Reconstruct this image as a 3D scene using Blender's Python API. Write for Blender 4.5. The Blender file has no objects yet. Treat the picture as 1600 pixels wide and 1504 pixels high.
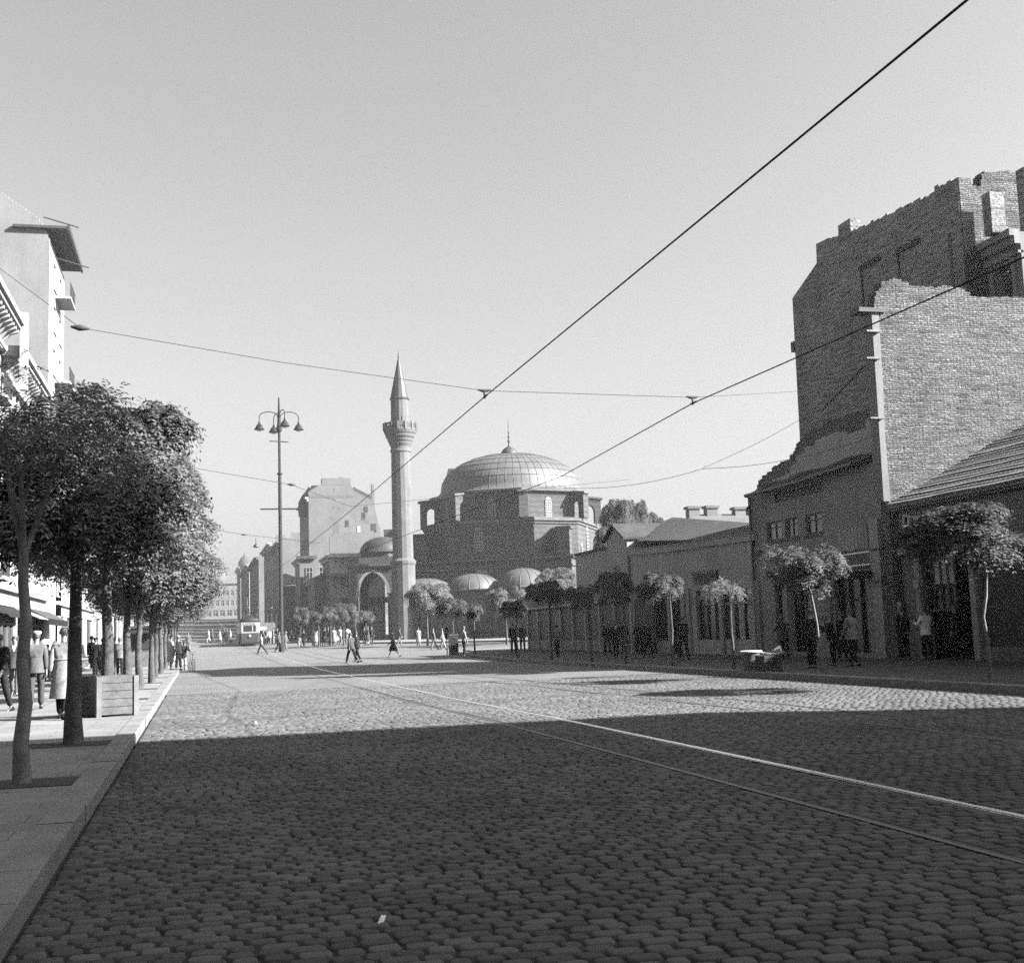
SKY_S, SUN_S, EXPO, HAZE = .05, 5., 2.95, .00025
import bpy, math, random
import numpy as np
from mathutils import Matrix, Vector
R = math.radians
C = bpy.context.scene.collection
scene = bpy.context.scene
rng = random.Random(7)
AK = .37

# ------------------------------------------------------------ camera
F_PX, PIT, YAW, ROLL, HC = 1950.0, math.atan(234/1950), R(14.22), .034, 1.5
fw = Vector((math.sin(YAW)*math.cos(PIT), math.cos(YAW)*math.cos(PIT), math.sin(PIT)))
r0 = Vector((math.cos(YAW), -math.sin(YAW), 0)); u0 = r0.cross(fw)
rt = math.cos(ROLL)*r0 - math.sin(ROLL)*u0; up = math.sin(ROLL)*r0 + math.cos(ROLL)*u0
cam_d = bpy.data.cameras.new('camera'); cam = bpy.data.objects.new('camera', cam_d); C.objects.link(cam)
cam.matrix_world = Matrix(((rt.x, up.x, -fw.x, 0), (rt.y, up.y, -fw.y, 0), (rt.z, up.z, -fw.z, HC), (0, 0, 0, 1)))
cam_d.sensor_width = 36; cam_d.lens = 36*F_PX/1600; cam_d.clip_end = 4000; cam_d.clip_start = .1
cam_d.dof.use_dof = False
scene.camera = cam

# measured positions of the street: a ray through a photo point met with a real plane
def ray(x, y): return fw + rt*((x-800)/F_PX) + up*((752-y)/F_PX)
def at_x(x, y, X):
    r = ray(x, y); t = X/r.x; return Vector((X, r.y*t, HC+r.z*t))
def at_y(x, y, Y):
    r = ray(x, y); t = Y/r.y; return Vector((r.x*t, Y, HC+r.z*t))
def at_d(x, y, D):
    r = ray(x, y); s = D/math.hypot(fw.x, fw.y)**2/ (r.x*fw.x+r.y*fw.y) * math.hypot(fw.x, fw.y)**2
    s = D*math.hypot(fw.x, fw.y)/(r.x*fw.x+r.y*fw.y)
    return Vector((r.x*s, r.y*s, HC+r.z*s))
GT = [(-200, 0), (60, 0), (85, .15), (100, .32), (120, .62), (133, .9), (145, 1.15), (160, 1.42), (200, 2.2), (300, 4.8), (500, 10.7), (900, 16), (2500, 20)]
def G(Y):
    for (a, za), (b, zb) in zip(GT, GT[1:]):
        if Y <= b: return za+(zb-za)*max(0, (Y-a))/(b-a)
    return GT[-1][1]
def on_ground(x, y, dz=0.):
    r = ray(x, y); t = 2.
    while t < 900:
        if HC+r.z*t <= G(r.y*t)+dz: break
        t += .05+t*.0008
    return Vector((r.x*t, r.y*t, G(r.y*t)+dz))

# ------------------------------------------------------------ materials
MATS = {}
def new_mat(name):
    m = bpy.data.materials.new(name); m.use_nodes = True; nt = m.node_tree
    b = nt.nodes['Principled BSDF']; b.inputs['Specular IOR Level'].default_value = .3
    MATS[name] = m; return m, nt, b
def N(nt, t, **k):
    n = nt.nodes.new(t)
    for a, v in k.items(): setattr(n, a, v)
    return n
def grey(v): return (v, v, v, 1)
def objco(nt, s=(1, 1, 1)):
    tc = N(nt, 'ShaderNodeTexCoord'); mp = N(nt, 'ShaderNodeMapping'); mp.inputs['Scale'].default_value = s
    nt.links.new(tc.outputs['Object'], mp.inputs[0]); return mp.outputs[0]
def noise(nt, vec, sc, det=6, rough=.6):
    n = N(nt, 'ShaderNodeTexNoise'); n.inputs['Scale'].default_value = sc; n.inputs['Detail'].default_value = det
    n.inputs['Roughness'].default_value = rough; nt.links.new(vec, n.inputs['Vector']); return n.outputs['Fac']
def ramp(nt, fac, stops):
    r = N(nt, 'ShaderNodeValToRGB'); e = r.color_ramp.elements
    while len(e) < len(stops): e.new(.5)
    for k, (p, v) in enumerate(stops): e[k].position = p; e[k].color = grey(v)
    nt.links.new(fac, r.inputs[0]); return r.outputs[0]
def mul(nt, a, b):
    m = N(nt, 'ShaderNodeMix', data_type='RGBA', blend_type='MULTIPLY'); m.inputs[0].default_value = 1
    for s, v in ((6, a), (7, b)):
        if hasattr(v, 'links'): nt.links.new(v, m.inputs[s])
        else: m.inputs[s].default_value = v
    return m.outputs[2]
def bump(nt, b, h, st, d):
    n = N(nt, 'ShaderNodeBump'); n.inputs['Strength'].default_value = st; n.inputs['Distance'].default_value = d
    nt.links.new(h, n.inputs['Height']); nt.links.new(n.outputs[0], b.inputs['Normal'])
def mat(name, v, rough=.85, lo=.7, hi=1.25, sc=1.2, bst=.4, bsc=14, bd=.02, streak=0, metal=0, spec=.3):
    """plain weathered surface: big stains, fine grain, optional rain streaks"""
    v *= AK if v < .6 else .6
    m, nt, b = new_mat(name); co = objco(nt)
    col = ramp(nt, noise(nt, co, sc), [(.3, v*lo), (.55, v), (.75, min(1, v*hi))])
    col = mul(nt, col, ramp(nt, noise(nt, co, bsc*2, 3), [(.3, .82), (.7, 1.12)]))
    if streak:
        s = ramp(nt, noise(nt, objco(nt, (1, 1, .22)), 1.3, 7, .75), [(.3, 1-streak*.6), (.65, 1.)]); col = mul(nt, col, s)
        # patches of missing render
        s = ramp(nt, noise(nt, objco(nt, (1, 1, 1)), .55, 7, .65), [(.62, 1.), (.66, 1-streak*.7)]); col = mul(nt, col, s)
    nt.links.new(col, b.inputs['Base Color']); b.inputs['Roughness'].default_value = rough
    b.inputs['Metallic'].default_value = metal; b.inputs['Specular IOR Level'].default_value = spec
    if bst: bump(nt, b, noise(nt, co, bsc, 5), bst, bd)
    return m
def flat(name, v, rough=.7, metal=0, spec=.4):
    m, nt, b = new_mat(name); b.inputs['Base Color'].default_value = grey(v); b.inputs['Roughness'].default_value = rough
    b.inputs['Metallic'].default_value = metal; b.inputs['Specular IOR Level'].default_value = spec; return m
def brick(name, v1, v2, mortar, bw=.26, bh=.077, lo=.6, hi=1.35, sc=.8, bst=.8, bd=.03, ms=.012, warp=.02, band=0, rough_=0):
    v1 *= AK; v2 *= AK; mortar *= AK
    m, nt, b = new_mat(name)
    tc = N(nt, 'ShaderNodeTexCoord'); sp = N(nt, 'ShaderNodeSeparateXYZ'); nt.links.new(tc.outputs['Object'], sp.inputs[0])
    ad = N(nt, 'ShaderNodeMath', operation='ADD'); nt.links.new(sp.outputs[0], ad.inputs[0]); nt.links.new(sp.outputs[1], ad.inputs[1])
    wn = noise(nt, tc.outputs['Object'], 1.6, 3); wa = N(nt, 'ShaderNodeMath', operation='MULTIPLY_ADD'); wa.inputs[1].default_value = warp*4
    nt.links.new(wn, wa.inputs[0]); nt.links.new(sp.outputs[2], wa.inputs[2])
    cb = N(nt, 'ShaderNodeCombineXYZ'); nt.links.new(ad.outputs[0], cb.inputs[0]); nt.links.new(wa.outputs[0], cb.inputs[1])
    bt = N(nt, 'ShaderNodeTexBrick'); nt.links.new(cb.outputs[0], bt.inputs['Vector']); bt.inputs['Scale'].default_value = 1
    bt.inputs['Color1'].default_value = grey(v1); bt.inputs['Color2'].default_value = grey(v2); bt.inputs['Mortar'].default_value = grey(mortar)
    bt.inputs['Brick Width'].default_value = bw; bt.inputs['Row Height'].default_value = bh
    bt.inputs['Mortar Size'].default_value = ms; bt.inputs['Mortar Smooth'].default_value = .4
    co = objco(nt); col = mul(nt, bt.outputs['Color'], ramp(nt, noise(nt, co, sc, 7, .65), [(.3, lo), (.5, 1.), (.72, hi)]))
    col = mul(nt, col, ramp(nt, noise(nt, co, 7, 4), [(.32, .7), (.65, 1.15)]))
    if rough_:
        col = mul(nt, col, ramp(nt, noise(nt, objco(nt, (.55, .55, 7)), 1.6, 5, .6), [(.36, .35), (.47, .9), (.66, 1.3)])); col = mul(nt, col, ramp(nt, noise(nt, objco(nt, (1, 1, 2.2)), 3.2, 5, .7), [(.36, .4), (.48, 1.05)]))
    if band:
        w = N(nt, 'ShaderNodeTexWave', wave_type='BANDS', bands_direction='Y'); w.inputs['Scale'].default_value = band; w.inputs['Distortion'].default_value = .3
        nt.links.new(cb.outputs[0], w.inputs['Vector']); col = mul(nt, col, ramp(nt, w.outputs['Fac'], [(.35, .82), (.6, 1.08)]))
    nt.links.new(col, b.inputs['Base Color']); b.inputs['Roughness'].default_value = .92
    h = N(nt, 'ShaderNodeMath', operation='MULTIPLY_ADD'); h.inputs[1].default_value = -1.; nt.links.new(bt.outputs['Fac'], h.inputs[0])
    nt.links.new(noise(nt, co, 9, 5), h.inputs[2]); bump(nt, b, h.outputs[0], bst, bd)
    return m

brick('ruin_brick', .31, .18, .07, sc=.5, bst=1., bd=.09, ms=.02, lo=.6, hi=1.3, warp=.06, rough_=1)
brick('dark_brick', .46, .28, .4, sc=.35, bst=.9, bd=.06, lo=.6, hi=1.35, rough_=1)
brick('mosque_wall', .105, .07, .12, bw=.5, bh=.12, sc=.35, bst=.6, lo=.75, hi=1.25, band=.5)
brick('old_stone', .12, .09, .11, bw=.7, bh=.3, sc=.5, bst=.4, lo=.7, hi=1.25)
mat('render_grey', .36, streak=.5, sc=.5, lo=.7, hi=1.3)
mat('render_pale', .52, streak=.45, sc=.5, lo=.75, hi=1.3)
mat('render_white', .44, streak=.12, sc=.6, lo=.9, hi=1.1)
mat('gable_grey', .42, streak=.2, sc=.3, lo=.85, hi=1.15)
mat('gable_old', .27, streak=.35, sc=.25, lo=.8, hi=1.2)
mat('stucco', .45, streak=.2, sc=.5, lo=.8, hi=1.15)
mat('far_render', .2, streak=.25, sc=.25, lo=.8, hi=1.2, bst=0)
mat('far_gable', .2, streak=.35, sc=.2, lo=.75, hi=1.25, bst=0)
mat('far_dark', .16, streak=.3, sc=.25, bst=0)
mat('minaret_stone', .155, streak=.25, sc=.9, lo=.75, hi=1.2)
mat('lead', .13, rough=.6, sc=.8, lo=.75, hi=1.25, bst=.2, streak=.2)
mat('lead_light', .155, rough=.55, sc=.6, lo=.7, hi=1.2, bst=.2, streak=.2)
mat('lead_dark', .05, rough=.6, sc=1.2, streak=.2)
mat('cornice_stone', .13, sc=2, lo=.7)
mat('dark_stone', .13, sc=2)
mat('plaster_lattice', .3, sc=3, lo=.8)
mat('kerb_stone', .27, sc=1.6, lo=.75, hi=1.2, bst=.6, bsc=30, bd=.01)
mat('iron', .05, rough=.55, sc=3, spec=.5)
mat('pole_paint', .03, rough=.7, sc=3, spec=.12)
mat('wood_dark', .05, sc=3, lo=.6, hi=1.4)
mat('wood_grey', .2, sc=3, lo=.6, hi=1.3, streak=.3)
mat('wood_pale', .36, sc=3, lo=.7, hi=1.2, streak=.2)
mat('crate_wood', .13, sc=5, lo=.6, hi=1.4, streak=.3)
mat('trim_white', .5, sc=3, lo=.8)
mat('shop_dark', .035, rough=.6, sc=2)
mat('soil', .05, sc=6, lo=.5)
mat('bark', .10, rough=.95, sc=5, lo=.55, hi=1.5, bst=1, bsc=22, bd=.03)
mat('bark_pale', .22, rough=.9, sc=5, lo=.6, hi=1.5, bst=.8, bsc=22, bd=.02)
mat('roof_old', .06, sc=1.5, lo=.6, hi=1.5, streak=.3)
mat('roof_tile', .34, sc=1.6, lo=.55, hi=1.35, bst=.6)
mat('roof_far', .14, sc=.6, bst=0)
mat('rubble', .13, sc=2.5, lo=.45, hi=1.5, bst=1, bsc=7, bd=.08)
mat('paper', .8, sc=4, lo=.9, hi=1)
flat('white_paint', .75); flat('sign_letter', .55)
flat('wire_metal', .015, .7, 0, .1)
flat('porcelain', .03, .6, 0, .1)
flat('tram_dark', .01, .5, 0, .15); flat('tram_mid', .02, .5, 0, .15); flat('tram_cream', .15, .4, 0, .5)
flat('rubber', .02, .8); flat('tyre_grey', .3)
flat('skin', .1, .6); flat('skin_tan', .09, .6); flat('eye', .02, .3)
flat('hair_dark', .015, .6); flat('hair_grey', .2, .7)
for n, v in (('black', .018), ('coal', .03), ('navy', .05), ('slate', .09), ('mid', .15), ('dusty', .22), ('khaki', .32), ('pale', .38), ('cream', .5), ('white', .66)):
    mat('cloth_'+n, v, rough=.9, sc=4, lo=.8, hi=1.2, bst=.5, bsc=9, bd=.02, spec=.1)
# window glass: dark, mirrors the sky
m, nt, b = new_mat('glass'); b.inputs['Base Color'].default_value = grey(.012); b.inputs['Roughness'].default_value = .22; b.inputs['Specular IOR Level'].default_value = .3
m, nt, b = new_mat('glass_old'); b.inputs['Base Color'].default_value = grey(.03); b.inputs['Roughness'].default_value = .15; b.inputs['Specular IOR Level'].default_value = .8
bump(nt, b, noise(nt, objco(nt), 2.5, 2), .5, .05)
m, nt, b = new_mat('rail_polished'); b.inputs['Base Color'].default_value = grey(.95); b.inputs['Metallic'].default_value = 1; b.inputs['Roughness'].default_value = .3
m, nt, b = new_mat('rail_worn'); b.inputs['Base Color'].default_value = grey(.12); b.inputs['Metallic'].default_value = 1; b.inputs['Roughness'].default_value = .55
# foliage
def foliage(name, v, tr=.25):
    m, nt, b = new_mat(name); co = objco(nt)
    g = N(nt, 'ShaderNodeNewGeometry')
    col = mul(nt, ramp(nt, noise(nt, co, 3.5, 3), [(.3, v*.65), (.7, v*1.45)]), ramp(nt, g.outputs['Random Per Island'], [(0, .6), (1, 1.4)]))
    nt.links.new(col, b.inputs['Base Color']); b.inputs['Roughness'].default_value = .75; b.inputs['Specular IOR Level'].default_value = .12
    t = N(nt, 'ShaderNodeBsdfTranslucent'); nt.links.new(col, t.inputs[0]); mx = N(nt, 'ShaderNodeMixShader'); mx.inputs[0].default_value = tr
    nt.links.new(b.outputs[0], mx.inputs[1]); nt.links.new(t.outputs[0], mx.inputs[2]); nt.links.new(mx.outputs[0], nt.nodes['Material Output'].inputs[0])
foliage('leaf', .062); foliage('leaf_light', .1); foliage('leaf_dark', .058)
# granite setts
m, nt, b = new_mat('sett'); co = objco(nt); g = N(nt, 'ShaderNodeNewGeometry')
col = mul(nt, ramp(nt, noise(nt, co, .35, 5), [(.3, .042), (.7, .068)]), ramp(nt, g.outputs['Random Per Island'], [(0, .66), (1, 1.25)]))
col = mul(nt, col, ramp(nt, noise(nt, co, 60, 3), [(.3, .8), (.7, 1.15)]))
nt.links.new(col, b.inputs['Base Color']); b.inputs['Roughness'].default_value = .85; b.inputs['Specular IOR Level'].default_value = .15; bump(nt, b, noise(nt, co, 45, 4), .35, .006)
mat('sett_joint', .05, sc=8, lo=.6, hi=1.4)
# distant paving: same setts drawn as tone and bump
m, nt, b = new_mat('paving_far'); co = objco(nt)
bt = N(nt, 'ShaderNodeTexBrick'); wn = noise(nt, co, .05, 1); mx = N(nt, 'ShaderNodeVectorMath', operation='ADD')
sc_ = N(nt, 'ShaderNodeCombineXYZ'); nt.links.new(co, mx.inputs[0]); nt.links.new(sc_.outputs[0], mx.inputs[1]); nt.links.new(mx.outputs[0], bt.inputs['Vector'])
for k, v in (('Color1', grey(1.1)), ('Color2', grey(.88)), ('Mortar', grey(.45))): bt.inputs[k].default_value = v
for k, v in (('Scale', 1), ('Brick Width', .18), ('Row Height', .13), ('Mortar Size', .012), ('Mortar Smooth', .6)): bt.inputs[k].default_value = v
col = mul(nt, ramp(nt, noise(nt, co, .35, 5), [(.3, .058), (.7, .085)]), bt.outputs['Color'])
nt.links.new(col, b.inputs['Base Color']); b.inputs['Roughness'].default_value = .75
h = N(nt, 'ShaderNodeMath', operation='MULTIPLY_ADD'); h.inputs[1].default_value = -1; nt.links.new(bt.outputs['Fac'], h.inputs[0]); nt.links.new(noise(nt, co, 6, 4), h.inputs[2]); bump(nt, b, h.outputs[0], .5, .02)
# pavement slabs
m, nt, b = new_mat('slab'); co = objco(nt); bt = N(nt, 'ShaderNodeTexBrick'); nt.links.new(co, bt.inputs['Vector'])
for k, v in (('Color1', grey(1.05)), ('Color2', grey(.9)), ('Mortar', grey(.5))): bt.inputs[k].default_value = v
for k, v in (('Scale', 1), ('Brick Width', .9), ('Row Height', .45), ('Mortar Size', .01), ('Mortar Smooth', .3)): bt.inputs[k].default_value = v
col = mul(nt, ramp(nt, noise(nt, co, .7, 6), [(.3, .07), (.5, .1), (.7, .125)]), bt.outputs['Color']); col = mul(nt, col, ramp(nt, noise(nt, co, 25, 4), [(.3, .85), (.7, 1.1)]))
nt.links.new(col, b.inputs['Base Color']); b.inputs['Roughness'].default_value = .9; bump(nt, b, noise(nt, co, 9, 5), .4, .02)
mat('pavement_dark', .085, sc=.8, lo=.7, hi=1.3, bst=.5)

# ------------------------------------------------------------ mesh helpers
class Fr:
    """upright frame: O origin, U along, N outward; P(u, n, z)"""
    def __init__(s, O, U, Nn=None):
        s.O = Vector(O); s.U = Vector((U[0], U[1], 0)).normalized()
        s.N = Vector((Nn[0], Nn[1], 0)).normalized() if Nn else Vector((s.U.y, -s.U.x, 0))
    def P(s, u, n, z): return s.O + s.U*u + s.N*n + Vector((0, 0, z))
W = Fr((0, 0, 0), (1, 0, 0), (0, 1, 0))
class MB:
    def __init__(s): s.v = []; s.f = []; s.mi = []; s.m = 0; s.sm = []
    def add(s, vs, fs, smooth=False):
        o = len(s.v); s.v += [tuple(p) for p in vs]
        for f in fs: s.f.append(tuple(i+o for i in f)); s.mi.append(s.m); s.sm.append(smooth)
        return s
    def box(s, x0, x1, y0, y1, z0, z1, fr=W):
        vs = [fr.P(x, y, z) for z in (z0, z1) for y in (y0, y1) for x in (x0, x1)]
        return s.add(vs, [(0, 2, 3, 1), (4, 5, 7, 6), (0, 1, 5, 4), (2, 6, 7, 3), (0, 4, 6, 2), (1, 3, 7, 5)])
    def prism(s, poly, n0, n1, fr=W):
        """poly = [(u, z)] in the frame, thickness n0..n1"""
        k = len(poly); vs = [fr.P(u, n0, z) for u, z in poly]+[fr.P(u, n1, z) for u, z in poly]
        return s.add(vs, [tuple(range(k)), tuple(range(2*k-1, k-1, -1))]+[(i, i+k, (i+1) % k+k, (i+1) % k) for i in range(k)])
    def slab(s, pts, dz):
        """closed solid over any 3-d ngon, thickened downwards"""
        k = len(pts); vs = [Vector(p) for p in pts]+[Vector(p)-Vector((0, 0, dz)) for p in pts]
        return s.add(vs, [tuple(range(k)), tuple(range(2*k-1, k-1, -1))]+[(i, i+k, (i+1) % k+k, (i+1) % k) for i in range(k)])
    def tube(s, pts, rad, n=8, cap=True, smooth=True):
        pts = [Vector(p) for p in pts]; k = len(pts)
        if not hasattr(rad, '__len__'): rad = [rad]*k
        vs = []; a = None
        for i, p in enumerate(pts):
            d = (pts[min(i+1, k-1)]-pts[max(i-1, 0)]).normalized()
            if a is None: a = d.cross(Vector((0, 0, 1)) if abs(d.z) < .9 else Vector((1, 0, 0))).normalized()
            a = (a-d*a.dot(d)).normalized(); b = d.cross(a)
            vs += [p+(a*math.cos(t)+b*math.sin(t))*rad[i] for t in (2*math.pi*j/n for j in range(n))]
        fs = [(i*n+j, i*n+(j+1) % n, (i+1)*n+(j+1) % n, (i+1)*n+j) for i in range(k-1) for j in range(n)]
        s.add(vs, fs, smooth)
        if cap: s.add([vs[j] for j in range(n)], [tuple(range(n-1, -1, -1))]); s.add(vs[-n:], [tuple(range(n))])
        return s
    def lathe(s, prof, c=(0, 0, 0), n=24, smooth=True, sx=1, sy=1, ph=0):
        c = Vector(c); vs = []
        for r, z in prof: vs += [c+Vector((r*sx*math.cos(t+ph), r*sy*math.sin(t+ph), z)) for t in (2*math.pi*j/n for j in range(n))]
        fs = [(i*n+j, i*n+(j+1) % n, (i+1)*n+(j+1) % n, (i+1)*n+j) for i in range(len(prof)-1) for j in range(n)]
        s.add(vs, fs, smooth)
        return s.add([vs[j] for j in range(n)], [tuple(range(n-1, -1, -1))]).add(vs[-n:], [tuple(range(n))])
    def mesh(s, name, mats, M=None):
        me = bpy.data.meshes.new(name); v = s.v
        if M is not None:
            a = np.array(v, dtype=float); Mi = np.array(M); v = (a@Mi[:3, :3].T+Mi[:3, 3]).tolist()
        me.from_pydata(v, [], s.f)
        for m in (mats if isinstance(mats, (list, tuple)) else [mats]): me.materials.append(MATS[m])
        me.polygons.foreach_set('material_index', s.mi); me.polygons.foreach_set('use_smooth', s.sm); me.update(); return me
    def build(s, name, mats, parent=None, local=False):
        M = None
        if parent is not None and not local:
            M = world_of(parent).inverted()
        o = bpy.data.objects.new(name, s.mesh(name, mats, M)); C.objects.link(o)
        if parent is not None: o.parent = parent
        return o
def world_of(o):
    m = Matrix.Translation(o.location) @ o.rotation_euler.to_matrix().to_4x4()
    if o.parent: m = world_of(o.parent) @ m
    return m
def tag(o, label=None, cat=None, group=None, kind=None):
    for k, v in (('label', label), ('category', cat), ('group', group), ('kind', kind)):
        if v: o[k] = v
    return o
def thing(name, label, cat, loc=(0, 0, 0), rz=0, group=None):
    o = bpy.data.objects.new(name, None); o.empty_display_size = .2; C.objects.link(o); o.location = loc; o.rotation_euler = (0, 0, rz)
    return tag(o, label, cat, group)
def copy_tree(o, parent=None):
    c = o.copy(); C.objects.link(c); c.parent = parent
    for ch in list(o.children): copy_tree(ch, c)
    return c
def arch(cx, hw, zs, rise, n=8, point=0.):
    """points of an arch from the right springing to the left one"""
    out = []
    for i in range(n+1):
        t = math.pi*i/n; out.append((cx+hw*math.cos(t), zs+rise*(math.sin(t)**(1-.25*point)+point*.12*(1-abs(math.cos(t))))))
    return out

def wall(mb, fr, u0, u1, z0, z1, ops, th=.35):
    """solid wall with real rectangular openings; ops = [(ua, ub, za, zb)]; front face at n=0, body behind"""
    us = sorted({u0, u1}|{v for o in ops for v in o[:2]}); zs = sorted({z0, z1}|{v for o in ops for v in o[2:4]})
    us = [u for u in us if u0-1e-6 <= u <= u1+1e-6]; zs = [z for z in zs if z0-1e-6 <= z <= z1+1e-6]
    def hole(i, j):
        if i < 0 or j < 0 or i >= len(us)-1 or j >= len(zs)-1: return True
        u = (us[i]+us[i+1])/2; z = (zs[j]+zs[j+1])/2
        return any(o[0] < u < o[1] and o[2] < z < o[3] for o in ops)
    for i in range(len(us)-1):
        for j in range(len(zs)-1):
            if hole(i, j): continue
            a, b, c, d = us[i], us[i+1], zs[j], zs[j+1]
            q = lambda pts: mb.add([fr.P(*p) for p in pts], [(0, 1, 2, 3)])
            q([(a, 0, c), (b, 0, c), (b, 0, d), (a, 0, d)]); q([(b, -th, c), (a, -th, c), (a, -th, d), (b, -th, d)])
            if hole(i-1, j): q([(a, -th, c), (a, 0, c), (a, 0, d), (a, -th, d)])
            if hole(i+1, j): q([(b, 0, c), (b, -th, c), (b, -th, d), (b, 0, d)])
            if hole(i, j-1): q([(a, 0, c), (a, -th, c), (b, -th, c), (b, 0, c)])
            if hole(i, j+1): q([(a, 0, d), (b, 0, d), (b, -th, d), (a, -th, d)])
def window(parent, fr, a, b, c, d, rec=.15, fm='trim_white', bars=(1, 1), sill=True, pane='glass', fw_=.06):
    """one window: pane, with its frame and sill as sub-parts"""
    p = MB().box(a, b, -rec-.03, -rec, c, d, fr).build('window', pane, parent)
    m = MB(); w = fw_
    m.box(a, a+w, -rec+.002, -rec+.05, c, d, fr).box(b-w, b, -rec+.002, -rec+.05, c, d, fr)
    m.box(a+w, b-w, -rec+.002, -rec+.05, d-w, d, fr).box(a+w, b-w, -rec+.002, -rec+.05, c, c+w, fr)
    for k in range(1, bars[0]+1):
        x = a+(b-a)*k/(bars[0]+1); m.box(x-w*.4, x+w*.4, -rec+.002, -rec+.04, c+w, d-w, fr)
    for k in range(1, bars[1]+1):
        z = c+(d-c)*(k/(bars[1]+1) if bars[1] > 1 else .68); m.box(a+w, b-w, -rec+.004, -rec+.044, z-w*.4, z+w*.4, fr)
    m.build('window_frame', fm, p)
    if sill: MB().box(a-.1, b+.1, -rec+.06, .09, c-.1, c-.01, fr).build('window_sill', fm, p)
    return p
def rows(u0, u1, n, w, z0, dz, k, h, off=0):
    out = []
    for j in range(k):
        for i in range(n):
            c = u0+(u1-u0)*(i+.5)/n+off; out.append((c-w/2, c+w/2, z0+j*dz, z0+j*dz+h))
    return out
def ragged(pts, step=.35, amp=.12, seed=1):
    """broken masonry edge: the given profile cut into toothed steps"""
    r = random.Random(seed); out = [pts[0]]
    for (a, za), (b, zb) in zip(pts, pts[1:]):
        L = math.hypot(b-a, zb-za); n = max(1, int(L/step)); z = za
        for i in range(1, n+1):
            t = i/n; u = a+(b-a)*t; zn = za+(zb-za)*t+(r.uniform(-amp, amp) if i < n else 0)
            uu = a+(b-a)*(t-.5/n)+r.uniform(-.2, .2)*(b-a)/n
            out.append((uu, z)); out.append((uu+(b-a)*.02/n, zn)); z = zn
            if i == n: out.append((u, zn))
    return out
# ------------------------------------------------------------ sky, sun, haze
SUN_AZ, SUN_EL = R(28), R(30)        # azimuth measured from +X towards -Y
w = bpy.data.worlds.new('World'); scene.world = w; w.use_nodes = True; nt = w.node_tree
sky = N(nt, 'ShaderNodeTexSky', sky_type='NISHITA'); sky.sun_disc = False; sky.sun_elevation = SUN_EL
sd = Vector((math.cos(SUN_AZ)*math.cos(SUN_EL), -math.sin(SUN_AZ)*math.cos(SUN_EL), math.sin(SUN_EL)))
sky.sun_rotation = math.atan2(sd.x, sd.y); sky.air_density = 1.; sky.dust_density = 5; sky.ozone_density = 1.
sep = N(nt, 'ShaderNodeSeparateColor'); nt.links.new(sky.outputs[0], sep.inputs[0])      # black-and-white film, sensitive to blue
m1 = N(nt, 'ShaderNodeMath', operation='MULTIPLY'); m1.inputs[1].default_value = .44; nt.links.new(sep.outputs[0], m1.inputs[0])
m2 = N(nt, 'ShaderNodeMath', operation='MULTIPLY_ADD'); m2.inputs[1].default_value = .28; nt.links.new(sep.outputs[1], m2.inputs[0]); nt.links.new(m1.outputs[0], m2.inputs[2])
m3 = N(nt, 'ShaderNodeMath', operation='MULTIPLY_ADD'); m3.inputs[1].default_value = .11; nt.links.new(sep.outputs[2], m3.inputs[0]); nt.links.new(m2.outputs[0], m3.inputs[2])
nt.links.new(m3.outputs[0], nt.nodes['Background'].inputs[0]); nt.nodes['Background'].inputs[1].default_value = SKY_S
sl = bpy.data.lights.new('sun', 'SUN'); sl.energy = SUN_S; sl.angle = R(.53); sl.color = (1, 1, 1)
so = bpy.data.objects.new('sun', sl); C.objects.link(so); so.rotation_euler = sd.to_track_quat('Z', 'Y').to_euler(); so.location = (60, -40, 60)
scene.view_settings.view_transform = 'Standard'; scene.view_settings.look = 'None'; scene.view_settings.gamma = 1; scene.view_settings.exposure = EXPO
m = bpy.data.materials.new('haze'); m.use_nodes = True; nt = m.node_tree; nt.nodes.remove(nt.nodes['Principled BSDF'])
pv = N(nt, 'ShaderNodeVolumePrincipled'); pv.inputs['Color'].default_value = grey(.95); pv.inputs['Density'].default_value = HAZE; pv.inputs['Anisotropy'].default_value = .2
nt.links.new(pv.outputs[0], nt.nodes['Material Output'].inputs['Volume']); MATS['haze'] = m
if HAZE:
    tag(MB().box(-160, 420, -90, 700, -1.6, 40).build('haze', 'haze'), kind='stuff')
    scene.cycles.volume_step_rate = 5

# ------------------------------------------------------------ ground
def sheet(name, mt, xs, y0, y1, dz, kind='structure', thick=0):
    """ground sheet following the street's rise; xs(y) -> (left, right)"""
    ys = sorted({y0, y1}|{a for a, _ in GT if y0 < a < y1}|{y0+(y1-y0)*k/24 for k in range(1, 24)})
    mb = MB(); vs = []
    for y in ys:
        a, b = xs(y); vs += [(a, y, G(y)+dz), (b, y, G(y)+dz)]
    mb.add(vs, [(2*i, 2*i+1, 2*i+3, 2*i+2) for i in range(len(ys)-1)])
    return tag(mb.build(name, mt), kind=kind)
sheet('ground', 'pavement_dark', lambda y: (-1500, 1500), -200, 2500, -.06)
NEAR = 38.0
sheet('road', 'paving_far', lambda y: (-1.0, 62 if y > 62 else 15.4), NEAR, 700, 0)
sheet('road_bed', 'sett_joint', lambda y: (-1.0, 15.4), -60, NEAR, -.024)
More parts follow.
